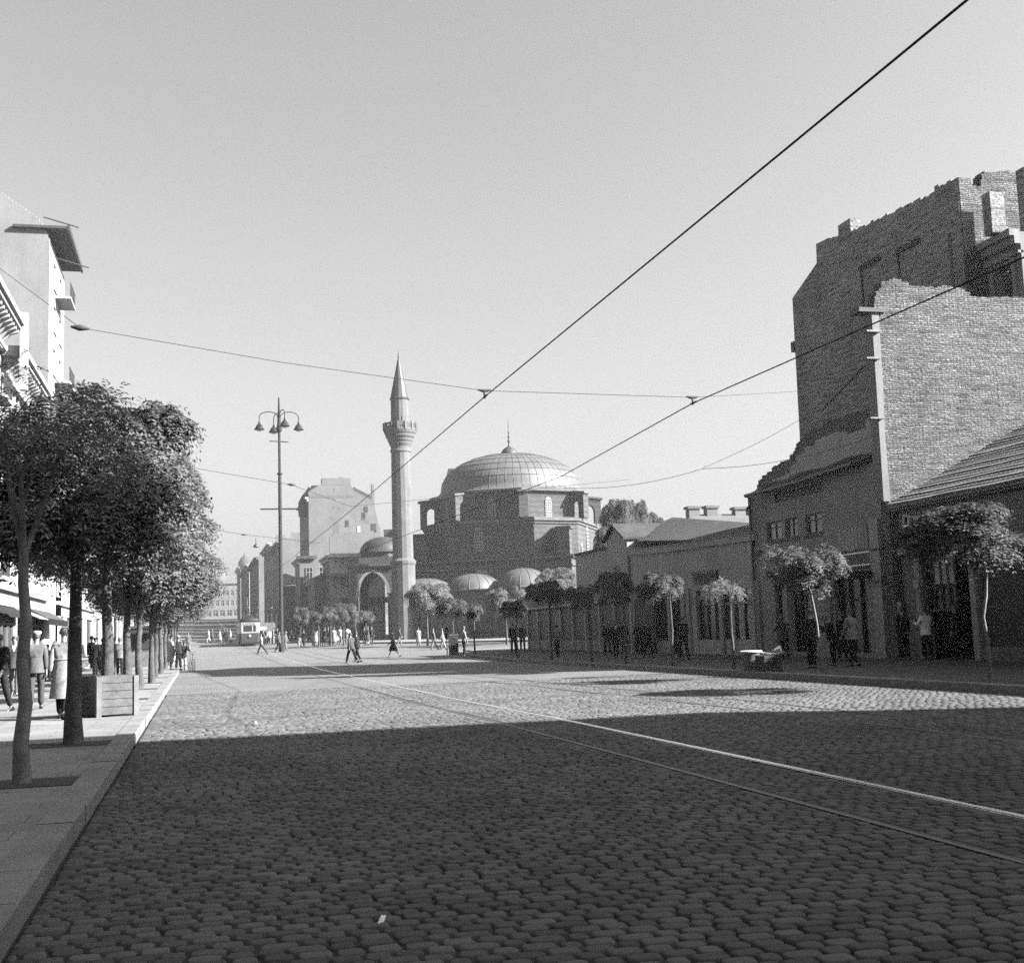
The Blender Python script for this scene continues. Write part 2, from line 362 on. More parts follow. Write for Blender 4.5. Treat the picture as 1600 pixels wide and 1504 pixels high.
# tram tracks: centre line of each
def track_c(k, y):
    t = ((-60, 5.42), (15, 5.42), (20.7, 5.4), (27, 5.2), (45, 5.12), (700, 5.12)) if k == 0 else ((-60, 9.98), (17, 9.98), (21, 9.9), (25, 9.75), (30, 9.5), (38, 9.15), (46, 8.75), (60, 8.3), (700, 8.2))
    for (a, va), (b, vb) in zip(t, t[1:]):
        if y <= b: return va+(vb-va)*(y-a)/(b-a)
    return t[-1][1]
GA = .56
def rails_at(y): return [track_c(k, y)+s*GA for k in (0, 1) for s in (-1, 1)]
def rail(k, s, mt):
    ys = [-40, 0]+[3+1.5*i for i in range(40)]+[63+6*i for i in range(50)]; mb = MB()
    # head, groove and lip of a grooved street rail
    for (a, b, z, i) in ((-.04 if mt == 'rail_polished' else -.018, .035, .002, 0), (.035, .053, -.018, 1), (.053, .07, .0, 0)):
        mb.m = i; vs = []
        for y in ys:
            c = track_c(k, y)+s*GA; h = G(y)+z+(.002 if y > 20 else 0)
            vs += [(c+a*s*-1 if s > 0 else c+a, y, h), (c+b*s*-1 if s > 0 else c+b, y, h)]
        if y > NEAR: pass
        mb.add(vs, [(2*j, 2*j+1, 2*j+3, 2*j+2) for j in range(len(ys)-1)])
    o = mb.build('tram_rail', [mt, 'sett_joint'])
    return tag(o, kind='structure')
rail(0, -1, 'rail_worn'); rail(0, 1, 'rail_polished'); rail(1, -1, 'rail_worn'); rail(1, 1, 'rail_worn')

def setts():
    g = np.random.default_rng(3); S = []
    y = 2.6; row = 0
    while y < NEAR-.05:
        h = g.uniform(.112, .126); yc = y+h/2; lim = min(15.0, .78*y+4.2)
        rr_ = rails_at(yc); cuts = [-.93, rr_[0]-.026, rr_[0]+.078, rr_[1]-.078, rr_[1]+.046, rr_[2]-.026, rr_[2]+.078, rr_[3]-.078, rr_[3]+.026, 15.02]
        row += 1; LS = .166; off = LS/2*(row % 2)+.02*math.sin(row*.37)+g.uniform(-.03, .03)
        for a, b in zip(cuts[::2], cuts[1::2]):
            x = a
            while x < b-.03:
                l = (math.floor((x-off)/LS+.35)+1)*LS+off+g.uniform(-.03, .03)-x
                if b-x-l < .07: l = b-x
                if x < lim: S.append((x+l/2, yc+.004*math.sin(x*3+y)+.015*math.sin(x*.45), l-g.uniform(.015, .027), h-.008))
                x += l
        y += h+.004
    S = np.array(S); n = len(S)
    ang = []
    for q in range(4):
        for k in range(3): ang.append((q, math.pi/2*q+math.pi/4*k))
    sgx = np.array([1, -1, -1, 1])[[q for q, _ in ang]]; sgy = np.array([1, 1, -1, -1])[[q for q, _ in ang]]
    ca = np.array([math.cos(a) for _, a in ang]); sa = np.array([math.sin(a) for _, a in ang])
    hx = S[:, 2:3]/2; hy = S[:, 3:4]/2; rc = g.uniform(.024, .042, (n, 1))
    zz = g.normal(0, .002, (n, 1))+.008*np.sin(S[:, 0:1]*1.3)*np.sin(S[:, 1:2]*.9); tx = g.normal(0, .01, (n, 1)); ty = g.normal(0, .011, (n, 1))
    V = np.zeros((n, 49, 3))
    for r_, (ins, dz) in enumerate(((0, -.034), (.002, -.007), (.008, -.0008), (.016, .0003))):
        rr = np.maximum(rc-ins, .006); px = sgx*(hx-ins-rr)+rr*ca; py = sgy*(hy-ins*.6-rr)+rr*sa
        V[:, r_*12:r_*12+12, 0] = S[:, 0:1]+px; V[:, r_*12:r_*12+12, 1] = S[:, 1:2]+py; V[:, r_*12:r_*12+12, 2] = dz+zz+px*tx+py*ty
    V[:, 48, 0] = S[:, 0]; V[:, 48, 1] = S[:, 1]; V[:, 48, 2] = (zz[:, 0]+.001)
    quads = [(r_*12+j, r_*12+(j+1) % 12, r_*12+12+(j+1) % 12, r_*12+12+j) for r_ in (0, 1, 2) for j in range(12)]
    tris = [(36+j, 36+(j+1) % 12, 48) for j in range(12)]
    loops = np.array([i for f in quads+tris for i in f]); L = len(loops)
    tot = np.array([4]*36+[3]*12); st = np.concatenate([[0], np.cumsum(tot)[:-1]])
    me = bpy.data.meshes.new('cobblestones'); me.vertices.add(n*49); me.vertices.foreach_set('co', V.reshape(-1))
    me.loops.add(n*L); me.loops.foreach_set('vertex_index', (loops[None, :]+49*np.arange(n)[:, None]).reshape(-1).astype(np.int32))
    me.polygons.add(n*48); me.polygons.foreach_set('loop_start', (st[None, :]+L*np.arange(n)[:, None]).reshape(-1).astype(np.int32))
    me.polygons.foreach_set('loop_total', np.tile(tot, n).astype(np.int32)); me.polygons.foreach_set('use_smooth', np.ones(n*48, bool))
    me.materials.append(MATS['sett']); me.update(calc_edges=True)
    o = bpy.data.objects.new('cobblestones', me); C.objects.link(o); tag(o, kind='structure')
setts()

# ------------------------------------------------------------ kerbs and pavements
def kerb(name, path, wd, top, mt='kerb_stone', stone=1.05, base=-.05):
    """kerb stones along a path, body on the right-hand side of travel"""
    mb = MB(); r = random.Random(4)
    for (ax, ay), (bx, by) in zip(path, path[1:]):
        L = math.hypot(bx-ax, by-ay); n = max(1, int(L/stone)); U = ((bx-ax)/L, (by-ay)/L)
        for i in range(n):
            t0, t1 = L*i/n+.006, L*(i+1)/n-.006; j = r.uniform(-.006, .006); z = top+r.uniform(-.004, .004)
            x0, y0 = ax+U[0]*t0, ay+U[1]*t0; x1, y1 = ax+U[0]*t1, ay+U[1]*t1; nx, ny = U[1], -U[0]
            pts = [(x0+nx*j, y0+ny*j), (x1+nx*j, y1+ny*j), (x1+nx*wd, y1+ny*wd), (x0+nx*wd, y0+ny*wd)]
            b = .012
            vs = [(x, y, G(y)+base) for x, y in pts]+[(x, y, G(y)+z-(b if k < 2 else 0)) for k, (x, y) in enumerate(pts)]+[(pts[k][0]+nx*b*(1 if k < 2 else 0), pts[k][1]+ny*b*(1 if k < 2 else 0), G(pts[k][1])+z) for k in range(4)]
            mb.add(vs, [(0, 1, 5, 4), (1, 2, 6, 5), (2, 3, 7, 6), (3, 0, 4, 7), (4, 5, 9, 8), (8, 9, 10, 11)])
    return tag(mb.build(name, mt), kind='structure')
kerb('kerb', [(-.95, 420), (-.95, 60), (-.95, -40)], .27, .14)
RK = [(15, -40), (15, 62), (15.5, 75), (16.6, 83), (19, 87), (24, 88.6), (45, 89.2)]
kerb('kerb', RK, .3, .16, 'kerb_stone')
sheet('pavement', 'slab', lambda y: (-9.3, -1.215), -40, 420, .125)
mb = MB()
pv_pts = [(15.28, -40), (15.28, 20), (15.28, 62), (15.8, 75), (16.9, 83), (19.2, 86.7), (24, 88.3), (45, 88.9)]
vs = []
for x, y in pv_pts: vs += [(x, y, G(y)+.13), (45.2 if y > 86 else 46, min(y, 88.9) if y > 86 else y, G(y)+.13)]
mb.add(vs, [(2*i, 2*i+1, 2*i+3, 2*i+2) for i in range(len(pv_pts)-1)])
tag(mb.build('pavement', 'pavement_dark'), kind='structure')
# mosque forecourt pavement, beyond the side square
kp = [on_ground(478, 996), on_ground(560, 1005.5), on_ground(640, 1005), on_ground(780, 1002.5), on_ground(900, 1001)]
KP = [(15.5, 230), (15.5, 150)]+[(p.x, p.y) for p in kp]+[(60, kp[-1].y)]
kerb('kerb', KP, -.3, .16)
mb = MB(); vs = []
for x, y in KP: vs += [(x+.25*(y > 149.9), y+.25, G(y)+.14), (90, y+.3 if y > 149.9 else 149, G(y if y > 149.9 else 149)+.14)]
mb.add([(a[0], a[1], a[2]) for a in vs], [(2*i, 2*i+1, 2*i+3, 2*i+2) for i in range(len(KP)-1)])
tag(mb.build('pavement', 'slab'), kind='structure')
print('forecourt', [tuple(round(c, 1) for c in p) for p in kp])

# ------------------------------------------------------------ the unseen block behind the photographer whose shadow lies on the road
t = thing('corner_building', 'tall rendered block casting its shadow over the near road', 'building', (23, -20, 0))
f1 = Fr((23, 3.6, 0), (0, -1), (-1, 0))
mb = MB(); ops = rows(2, 42, 12, 1.3, 4.8, 3.6, 4, 2.0)
wall(mb, f1, 0, 44, 0, 20.8, ops, .4); mb.box(23.4, 40, -40, 3.6, 0, 20.8); mb.build('wall', 'render_pale', t)
for o in ops[:24]: window(t, f1, *o)
MB().box(22.6, 23, -40, 3.6, 20.3, 20.8).build('cornice', 'cornice_stone', t)
# ------------------------------------------------------------ right side of the street
XF = 23.2
FX = Fr((XF, 0, 0), (0, 1), (-1, 0))      # facade frame: u = world Y, outward = towards the street
P13 = .13
# --- ruined wall facing the camera, sunlit brick
YW = 38.1
fw1 = Fr((0, YW, 0), (1, 0), (0, -1))
def xz(px): return [(p.x, p.z) for p in (at_y(a, b, YW) for a, b in px)]
prof = xz([(1367, 487), (1366, 472), (1370, 455), (1380, 440), (1398, 434), (1412, 440), (1424, 446), (1446, 448), (1482, 447), (1500, 450), (1512, 456), (1522, 463), (1560, 464), (1600, 466), (1700, 480)])
t = thing('brick_wall', 'sunlit ruined brick party wall with a broken toothed top beside the tiled roof', 'ruined wall', (23, YW, 0))
mb = MB(); mb.prism([(prof[0][0], .1)]+ragged(prof, .16, .05, 3)+[(prof[-1][0], .1)], 0, -.5, fw1)
mb.build('masonry', 'ruin_brick', t)
e = xz([(1361, 489), (1372, 489), (1379, 600), (1383, 690), (1391, 783), (1380, 783), (1371, 640)])
MB().prism([e[0], e[1], e[2], e[3], e[4], (e[5][0], e[5][1]), e[6]], .035, -.52, fw1).build('plaster_edge', 'gable_old', t)
a = at_y(1340, 487, YW)
MB().box(a.x, prof[0][0]+.35, -.55, .12, prof[0][1]-.03, prof[0][1]+.12, fw1).build('coping', 'dark_stone', t)
mb = MB()
for px in ((1366, 520), (1366, 562), (1372, 655)):
    p = at_y(*px, YW); mb.box(p.x-.45, p.x+.1, .0, .3, p.z-.03, p.z+.03, fw1)
mb.build('iron_cramp', 'iron', t)
# --- tall ruin behind
XT = 28.5
fT = Fr((XT, 0, 0), (0, 1), (-1, 0))
def yz(px, X=XT): return [(p.y, p.z) for p in (at_x(a, b, X) for a, b in px)]
t = thing('burnt_building', 'tall dark brick shell of a bombed building without its roof, highest on the right', 'building', (XT, 48, 0))
top = yz([(1238, 466), (1256, 440), (1276, 411), (1275, 381), (1284, 377), (1300, 371), (1308, 369), (1325, 362), (1340, 357), (1380, 338), (1430, 313), (1455, 302), (1462, 290), (1476, 288), (1495, 277)])
base = [(top[-1][0], .0), (top[0][0]+.3, .0)]
pr = top[:4]+ragged(top[4:], .22, .06, 5)
ops2 = []
MB().prism([(u, z) for u, z in pr]+base, 0, -.6, fT).build('wall', 'dark_brick', t)
YC = top[-1][0]; ZC = top[-1][1]
# return wall, sunlit, broken top
fR = Fr((0, YC, 0), (1, 0), (0, -1))
def xzc(px): return [(p.x, p.z) for p in (at_y(a, b, YC) for a, b in px)]
rp = xzc([(1497, 277), (1508, 281), (1520, 290), (1532, 292), (1534, 272), (1548, 270), (1575, 267), (1600, 268), (1640, 275), (1700, 300)])
MB().prism([(rp[0][0]+.05, 9)]+ragged(rp, .2, .08, 8)+[(rp[-1][0], 9)], .03, -.55, fR).build('return_wall', 'ruin_brick', t)
# street front with cornice and dark window openings
XG = 29.5
fG = Fr((XG, 0, 0), (0, 1), (-1, 0))
cz = at_x(1508, 404, XG).z; ya = YC-.01; yb = 38.75
op = [(p, p+1.15, cz-3.6, cz-1.05) for p in (ya-1.55,)]
mb = MB(); wall(mb, fG, yb, ya, 0, cz, op, .5)
mb.build('street_front', 'render_grey', t)
MB().box(XG+.5, XG+5, yb, ya-.6, 5, cz-.2).build('dark_interior', 'shop_dark', t)
mb = MB(); mb.box(yb, ya, 0, .45, cz-.15, cz+.1, fG).box(yb, ya, 0, .25, cz-.45, cz-.15, fG).box(yb, ya, -.1, .12, cz-.8, cz-.7, fG)
mb.build('cornice', 'render_grey', t)
for o in op:
    mb = MB(); mb.box(o[0]-.2, o[0], .0, .1, o[2], o[3]+.2, fG).box(o[1], o[1]+.2, 0, .1, o[2], o[3]+.2, fG).box(o[0]-.3, o[1]+.3, 0, .2, o[3]+.2, o[3]+.4, fG)
    mb.build('window_surround', 'render_grey', t)
for px, w_, zt in ((1537, .5, 306), (1590, .7, 268)):
    p = at_y(px, zt, YC-1.1); MB().box(p.x-.1, p.x+w_, YC-1.6, YC-1.1, cz+.1, p.z).build('chimney_stub', 'dark_brick', t)
# parapet stubs, blind lintels and slit on the dark wall
for px, q in (((1345, 420), 1.7), ((1402, 395), 1.7)):
    p = at_x(*px, XT); mb = MB(); mb.box(p.y-q, p.y, 0, .12, p.z-.1, p.z+.12, fT).box(p.y-.12, p.y, 0, .05, p.z-3, p.z, fT); mb.build('old_lintel', 'wood_dark', t)
p = at_x(1481, 365, XT); MB().box(p.y-.2, p.y, -.1, .02, p.z-2.2, p.z, fT).build('slit_window', 'shop_dark', t)
p = at_x(1322, 358, XT); MB().box(p.y-.5, p.y+.6, -.5, .06, p.z-.4, p.z+.35, fT).build('chimney_stub', 'dark_brick', t)
p = at_x(1240, 540, XT); MB().box(p.y-.1, p.y+.2, -.3, .05, p.z-.3, p.z+.2, fT).build('stone_bracket', 'dark_stone', t)
a = at_x(1284, 641, XT-.9); b_ = at_x(1350, 572, XT-.9)
MB().tube([a, b_, b_+Vector((.9, -.2, .05))], .05, 6).build('iron_stay', 'iron', t)

# --- two storey rendered house with the eave, in front of it
t = thing('plastered_house', 'two-storey grimy rendered house with sagging eave and rubble gable under the tall shell', 'house', (XF, 44, 0))
Y0, Y1 = 38.7, 49.9
ops = []
for p1, p2 in (((1197, 817), (1222, 842)), ((1226, 813), (1247, 838)), ((1258, 811), (1285, 834))):
    a, b_ = at_x(*p1, XF), at_x(*p2, XF); ops.append((b_.y, a.y, b_.z, a.z))
z1 = ops[0][3]; z0 = ops[0][2]; up_w = [(o[0], o[1], z0, z1) for o in ops]
a, b_ = at_x(1210, 784, XF), at_x(1286, 780, XF); slot = (b_.y, a.y, a.z-.05, a.z+.3)
shops = []
for x1, x2, yt in ((1210, 1228, 925), (1234, 1262, 925), (1303, 1356, 922)):
    a, b_ = at_x(x1, yt, XF), at_x(x2, yt, XF); shops.append((b_.y, a.y, .3, 3.05))
gz_ = at_x(1175, 772, XF-.5).z
mb = MB(); wall(mb, FX, Y0, Y1, P13, gz_+.1, up_w+[slot]+shops, .45)
mb.box(Y0, Y1, -6, -.45, P13, gz_, Fr((XF, 0, 0), (0, 1), (-1, 0)))
mb.build('wall', 'render_grey', t)
for o in up_w: window(t, FX, *o, rec=.12, fm='wood_grey', bars=(1, 1))
MB().box(slot[0], slot[1], -.3, -.1, slot[2], slot[3], FX).build('attic_louvre', 'shop_dark', t)
for o in shops:
    p = MB().box(o[0], o[1], -.3, -.26, o[2], o[3], FX).build('shop_window', 'glass', t)
    mb = MB()
    for k in range(4):
        u = o[0]+(o[1]-o[0])*k/3; mb.box(u-.03, u+.03, -.25, -.16, o[2], o[3], FX)
    mb.box(o[0]+.03, o[1]-.03, -.245, -.165, 2.2, 2.27, FX); mb.build('shop_frame', 'wood_dark', p)
# boards, fascia and sign over the right-hand shop
a, b_ = at_x(1310, 858, XF-.1), at_x(1356, 858, XF-.1)
mb = MB()
for k in range(9):
    u0_ = b_.y+(a.y-b_.y)*k/9; mb.box(u0_+.03, u0_+(a.y-b_.y)/9-.02, .02, .08, 4.02, 4.85, FX)
mb.build('slatted_transom', 'render_pale', t)
sg = MB().box(b_.y-.3, a.y+.9, .03, .16, 3.35, 3.95, FX).build('shop_sign', 'shop_dark', t)
mb = MB().box(b_.y-.2, a.y+.8, .162, .17, 3.42, 3.46, FX).box(b_.y-.2, a.y+.8, .162, .17, 3.86, 3.9, FX); mb.build('sign_border', 'sign_letter', sg)
MB().box(b_.y-.4, b_.y+.7, .2, .9, 2.95, 3.2, FX).build('shop_awning', 'cloth_coal', t)
# pilasters
for x in (1187, 1231, 1297):
    p = at_x(x, 960, XF); MB().box(p.y-.22, p.y+.22, 0, .1, P13, 3.3, FX).build('pilaster', 'render_grey', t)
p = at_x(1376, 940, XF-.1)
mb = MB().box(p.y-.32, p.y+.3, 0, .22, P13, 5.0, FX)
mb.build('corner_pilaster', 'gable_grey', t)
MB().box(p.y-.36, p.y+.34, 0, .26, 2.75, 2.82, FX).box(p.y-.36, p.y+.34, 0, .26, 3.9, 3.96, FX).build('pilaster_band', 'dark_stone', t)
# eave, gutter and bent spout
ga = at_x(1170, 772, XF-.55); gb = at_x(1336, 722, XF-.55)
mb = MB()
for k in range(14):
    y_ = ga.y+(gb.y-ga.y)*k/14; y2 = ga.y+(gb.y-ga.y)*(k+.93)/14; z_ = ga.z+(gb.z-ga.z)*k/14-.05*math.sin(k*1.1)
    mb.add([(XF-.6, y_, z_), (XF-.6, y2, z_), (XF+.5, y2, z_+.5), (XF+.5, y_, z_+.5), (XF-.6, y_, z_-.07), (XF-.6, y2, z_-.07), (XF+.5, y2, z_+.43), (XF+.5, y_, z_+.43)], [(0, 1, 2, 3), (7, 6, 5, 4), (0, 4, 5, 1), (1, 5, 6, 2), (2, 6, 7, 3), (3, 7, 4, 0)])
mb.build('eave', 'roof_old', t)
MB().tube([ga+Vector((-.12, .1, -.06)), (ga+gb)/2+Vector((-.12, 0, -.12)), gb+Vector((-.12, 0, -.04))], .075, 8).build('gutter', 'iron', t)
s1 = at_x(1177, 790, XF-.6); s2 = at_x(1166, 797, XF-.6)
MB().tube([ga+Vector((-.12, .1, -.08)), at_x(1177, 780, XF-.6), s2], .05, 7).build('drain_spout', 'iron', t)
MB().tube([(XF-.1, Y1-.35, gz_), (XF-.1, Y1-.35, .2)], .06, 7).build('downpipe', 'iron', t)
# rubble parapet above the eave
pp = [(p.y, p.z) for p in (at_x(a, b, XF+.6) for a, b in ((1180, 768), (1186, 750), (1200, 737), (1214, 727), (1232, 718), (1240, 705), (1248, 690), (1262, 676), (1290, 660), (1318, 652), (1345, 648), (1368, 612)))]
fP = Fr((XF+.6, 0, 0), (0, 1), (-1, 0))
MB().prism(ragged(pp, .18, .1, 4)+[(pp[-1][0], 5.5), (pp[0][0], 5.5)], 0, -.55, fP).build('rubble_gable', 'rubble', t)
pp2 = [(u, z-.55) for u, z in pp[2:]]
MB().prism(ragged(pp2, .5, .12, 9)+[(pp2[-1][0], 6), (pp2[0][0], 6)], .05, 0, fP).build('plaster_patch', 'render_pale', t)

# --- tiled shop row nearest on the right
t = thing('tiled_shop', 'low shop house with a pantiled roof and plank front against the sunlit ruined wall', 'shop', (XF, 30, 0))
YS0, YS1 = 9.0, 38.0
ez = at_x(1388, 790, XF-.4).z
rx, rz = 30.5, ez+(30.5-XF+.4)*.50
nC = 30
mb = MB(); crn = Fr((0, 0, 0), (1, 0), (0, 1))
# pantile courses: scalloped, overlapping, each course a real step
xs_ = np.linspace(XF-.45, rx, nC+1); ysn = np.arange(YS0, YS1+.01, .115)
for c in range(nC):
    xa, xb = xs_[c], xs_[c+1]+.05; za = ez+(xa-xs_[0])*.5+.04; zb = ez+(xb-xs_[0])*.5-.005
    jit = rng.uniform(-.015, .015)
    vs = []
    for y_ in ysn:
        s_ = abs(math.sin((y_)*math.pi/.23))*.012+.01*math.sin(y_*1.7+c*.4)
        vs += [(xa, y_, za+s_+jit-.045), (xa, y_, za+s_+jit), (xb, y_, zb+s_*.5+jit)]
    k = len(ysn); mb.add(vs, [(3*i+j, 3*i+3+j, 3*i+4+j, 3*i+1+j) for i in range(k-1) for j in (0, 1)])
mb.build('roof', 'roof_tile', t)
mb = MB().slab([(rx, YS0, rz), (rx, YS1, rz), (rx+7, YS1, rz-3.2), (rx+7, YS0, rz-3.2)], .15)
mb.prism([(XF-.4, ez-.05), (rx, rz-.08), (rx+7, rz-3.3), (rx+7, 0), (XF+.5, 0), (XF+.5, ez-.1)], YS0+.02, YS0+.3, crn)
mb.prism([(XF-.4, ez-.05), (rx, rz-.08), (rx+7, rz-3.3), (rx+7, 0), (XF+.5, 0), (XF+.5, ez-.1)], YS1-.35, YS1-.05, crn)
mb.box(rx+6.8, rx+7, YS0, YS1, 0, rz-3.3); mb.build('rear_slope', 'roof_old', t)
ops = []; c_ = YS1-1.2
for k, (wd) in enumerate((2.6, 3.2, 2.9, 3.4, 3.2, 3.4, 3.2)):
    ops.append((c_-wd, c_, .55 if k in (1, 3, 5) else .14, 3.55)); c_ -= wd+.42
mb = MB(); wall(mb, FX, YS0, YS1, P13, ez-.12, ops, .3); mb.build('front_wall', 'wood_grey', t)
MB().box(XF+1.9, XF+2.1, YS0, YS1, P13, ez-.1).build('back_wall', 'shop_dark', t)
for k, o in enumerate(ops):
    if k in (1, 3, 5): MB().box(o[0], o[1], -.2, -.14, o[2], o[3], FX).build('shutter', 'wood_dark', t)
    else:
        u = o[0]+(o[1]-o[0])*.38
        p = MB().box(u, o[1], -.24, -.2, 1.75, o[3], FX).build('shop_window', 'glass', t)
        mb = MB()
        for q in range(5): x_ = u+(o[1]-u)*q/4; mb.box(x_-.035, x_+.035, -.198, -.13, 1.75, o[3], FX)
        mb.box(u, o[1], -.196, -.128, 2.45, 2.5, FX).box(u, o[1], -.196, -.12, 1.68, 1.75, FX); mb.build('shop_frame', 'wood_dark', p)
        for q in range(3):
            x_ = u+(o[1]-u)*(q+.5)/4; MB().box(x_-.14, x_+.2, -.19, -.175, 2.56, o[3]-.12, FX).build('window_blind', 'render_pale', p)
for o in ops: MB().box(o[1]+.02, o[1]+.3, .0, .12, P13, 3.6, FX).build('door_post', 'wood_pale', t)
MB().box(YS0, YS1, 0, .16, 3.62, 3.84, FX).build('fascia_board', 'wood_pale', t)
mb = MB()
for k in range(5): mb.box(YS0, YS1, .0, .03+.012*(k % 2), 3.86+k*.24, 3.86+k*.24+.225, FX)
mb.build('plank_cladding', 'wood_grey', t)
mb = MB().box(YS0, YS1, .0, .3, ez-.2, ez-.05, FX).box(YS0, YS1, .3, .42, ez-.12, ez-.02, FX); mb.build('eave_board', 'wood_grey', t)
# loose white sash leaning out over the fascia
a = at_x(1427, 826, XF-.25); f_ = Fr((XF-.22, a.y, 0), (0, 1), (-1, 0))
t2 = thing('window_sash', 'tilted white six-pane sash hung on the plank front under the eave', 'window', (XF-.25, a.y, a.z-.5))
def tilt(u, z, ang=R(9)): return (u*math.cos(ang)-z*math.sin(ang), a.z+u*math.sin(ang)+z*math.cos(ang))
mb = MB()
for (x0, x1, z0_, z1_) in ((-.62, .62, -.47, -.38), (-.62, .62, .36, .44), (-.62, -.54, -.38, .36), (.54, .62, -.38, .36), (-.23, -.17, -.38, .36), (.17, .23, -.38, .36), (-.54, .54, .02, .07)):
    mb.prism([tilt(x0, z0_), tilt(x1, z0_), tilt(x1, z1_), tilt(x0, z1_)], .0, .05, f_)
mb.build('sash_frame', 'trim_white', t2)
MB().prism([tilt(-.6, -.45), tilt(.6, -.45), tilt(.6, .42), tilt(-.6, .42)], -.03, -.01, f_).build('pane', 'glass', t2)
# price board and small notice by the stall opening
for px, w_, h_, lab in (((1400, 948), .55, .36, 'blank pale board fixed beside the open shop front'), ((1430, 912), .3, .28, 'small pale card hanging in the shop window')):
    p = at_x(*px, XF-.25); o = MB().box(p.y-w_/2, p.y+w_/2, .2, .235, p.z-h_/2, p.z+h_/2, FX).build('notice_board', 'render_pale'); tag(o, lab, 'sign')

# --- long low shops, blank parapet
t = thing('parapet_shops', 'long low shop row with a blank stained parapet and shopfronts behind the young trees', 'shops', (XF, 58, 0))
pts = [at_x(x, y, XF) for x, y in ((1181, 831), (1150, 836), (1100, 843), (1057, 850), (1020, 855), (984, 858))]
cp = [(p.y, p.z) for p in pts]
ya, yb = 49.95, cp[-1][0]
mb = MB(); shopw = []
def sp(x1, x2, ztop=3.0, zb=.75):
    a, b_ = at_x(x1, 950, XF), at_x(x2, 950, XF); return (b_.y, a.y, zb, ztop)
shopw = [sp(1088, 1126, 3.15, .8), sp(1132, 1178, 3.0, .8), sp(1046, 1068, 3.0, .14), sp(1020, 1042), sp(994, 1014, 3., .14)]
wall(mb, FX, ya, yb, P13, 3.6, shopw, .4)
mb.prism([(ya, 3.6)]+[(cp[0][0], cp[0][1])]+cp[1:]+[(yb, 3.6)], 0, -.35, FX)
mb.box(ya, yb, -6, -5.6, P13, 5.0, FX).box(yb-.4, yb, -5.6, -.35, P13, 5.0, FX).box(ya+.001, ya+.4, -5.6, -.4, P13, 5.2, FX)
mb.build('wall', 'render_pale', t)
MB().slab([(XF+.3, ya, 4.9), (XF+.3, yb, 4.9), (XF+6, yb, 4.6), (XF+6, ya, 4.6)], .12).build('roof', 'roof_old', t)
mb = MB()
for (u, z), (u2, z2) in zip(cp, cp[1:]): mb.prism([(u, z-.02), (u2, z2-.02), (u2, z2-.34), (u, z-.34)], .0, .12, FX); mb.prism([(u, z+.02), (u2, z2+.02), (u2, z2-.02), (u, z-.02)], -.4, .18, FX)
mb.build('coping', 'render_pale', t)
for k, o in enumerate(shopw):
    if k == 1: continue
    p = MB().box(o[0], o[1], -.26, -.22, o[2], o[3], FX).build('shop_window', 'glass', t)
    mb = MB()
    for q in range(4): x_ = o[0]+(o[1]-o[0])*q/3; mb.box(x_-.04, x_+.04, -.22, -.14, o[2], o[3], FX)
    mb.box(o[0], o[1], -.218, -.142, 2.35, 2.42, FX); mb.build('shop_frame', 'wood_dark', p)
o = shopw[1]
p = MB().box(o[0], o[1], -.12, -.1, o[2], o[3], FX).build('shop_window', 'glass_old', t)
# sharp pale pieces on the broken glass, sky reflection put into their colour
r = random.Random(3)
for q in range(3):
    u = o[0]+(o[1]-o[0])*(.12+q*.27); pl = [(u, 1.0+.1*q), (u+.42, .95), (u+.52, 1.6), (u+.45, 2.1), (u+.5, 2.75), (u+.05, 2.8), (u-.05, 1.9)]
    MB().prism(pl, -.098, -.085, FX).build('painted_reflection', 'cream_cloth' if 'cream_cloth' in MATS else 'cloth_cream', p)
mb = MB()
for q in range(4): x_ = o[0]+(o[1]-o[0])*q/3; mb.box(x_-.05, x_+.05, -.08, .0, o[2], o[3], FX)
mb.box(o[0], o[1], -.078, .02, 2.38, 2.46, FX); mb.build('shop_frame', 'iron', p)
for x in (1078, 1129, 1183, 1070, 1018, 990):
    p = at_x(x, 960, XF); MB().box(p.y-.2, p.y+.2, 0, .12, P13, 3.3, FX).build('pilaster', 'gable_grey' if x in (1078, 1129) else 'render_pale', t)
a, b_ = at_x(1084, 902, XF-.1), at_x(1119, 902, XF-.1)
t2 = thing('shop_sign', 'dark framed sign board leaning off the blank parapet', 'sign', (XF-.1, b_.y, 3.6))
pl = [(b_.y, 3.5), (a.y, 3.42), (a.y+.25, 4.05), (b_.y-.05, 4.0)]
MB().prism(pl, .04, .12, FX).build('board', 'shop_dark', t2)
MB().prism([(b_.y+.2, 3.62), (a.y-.1, 3.56), (a.y+.05, 3.9), (b_.y+.15, 3.87)], .122, .13, FX).build('panel', 'wood_dark', t2)
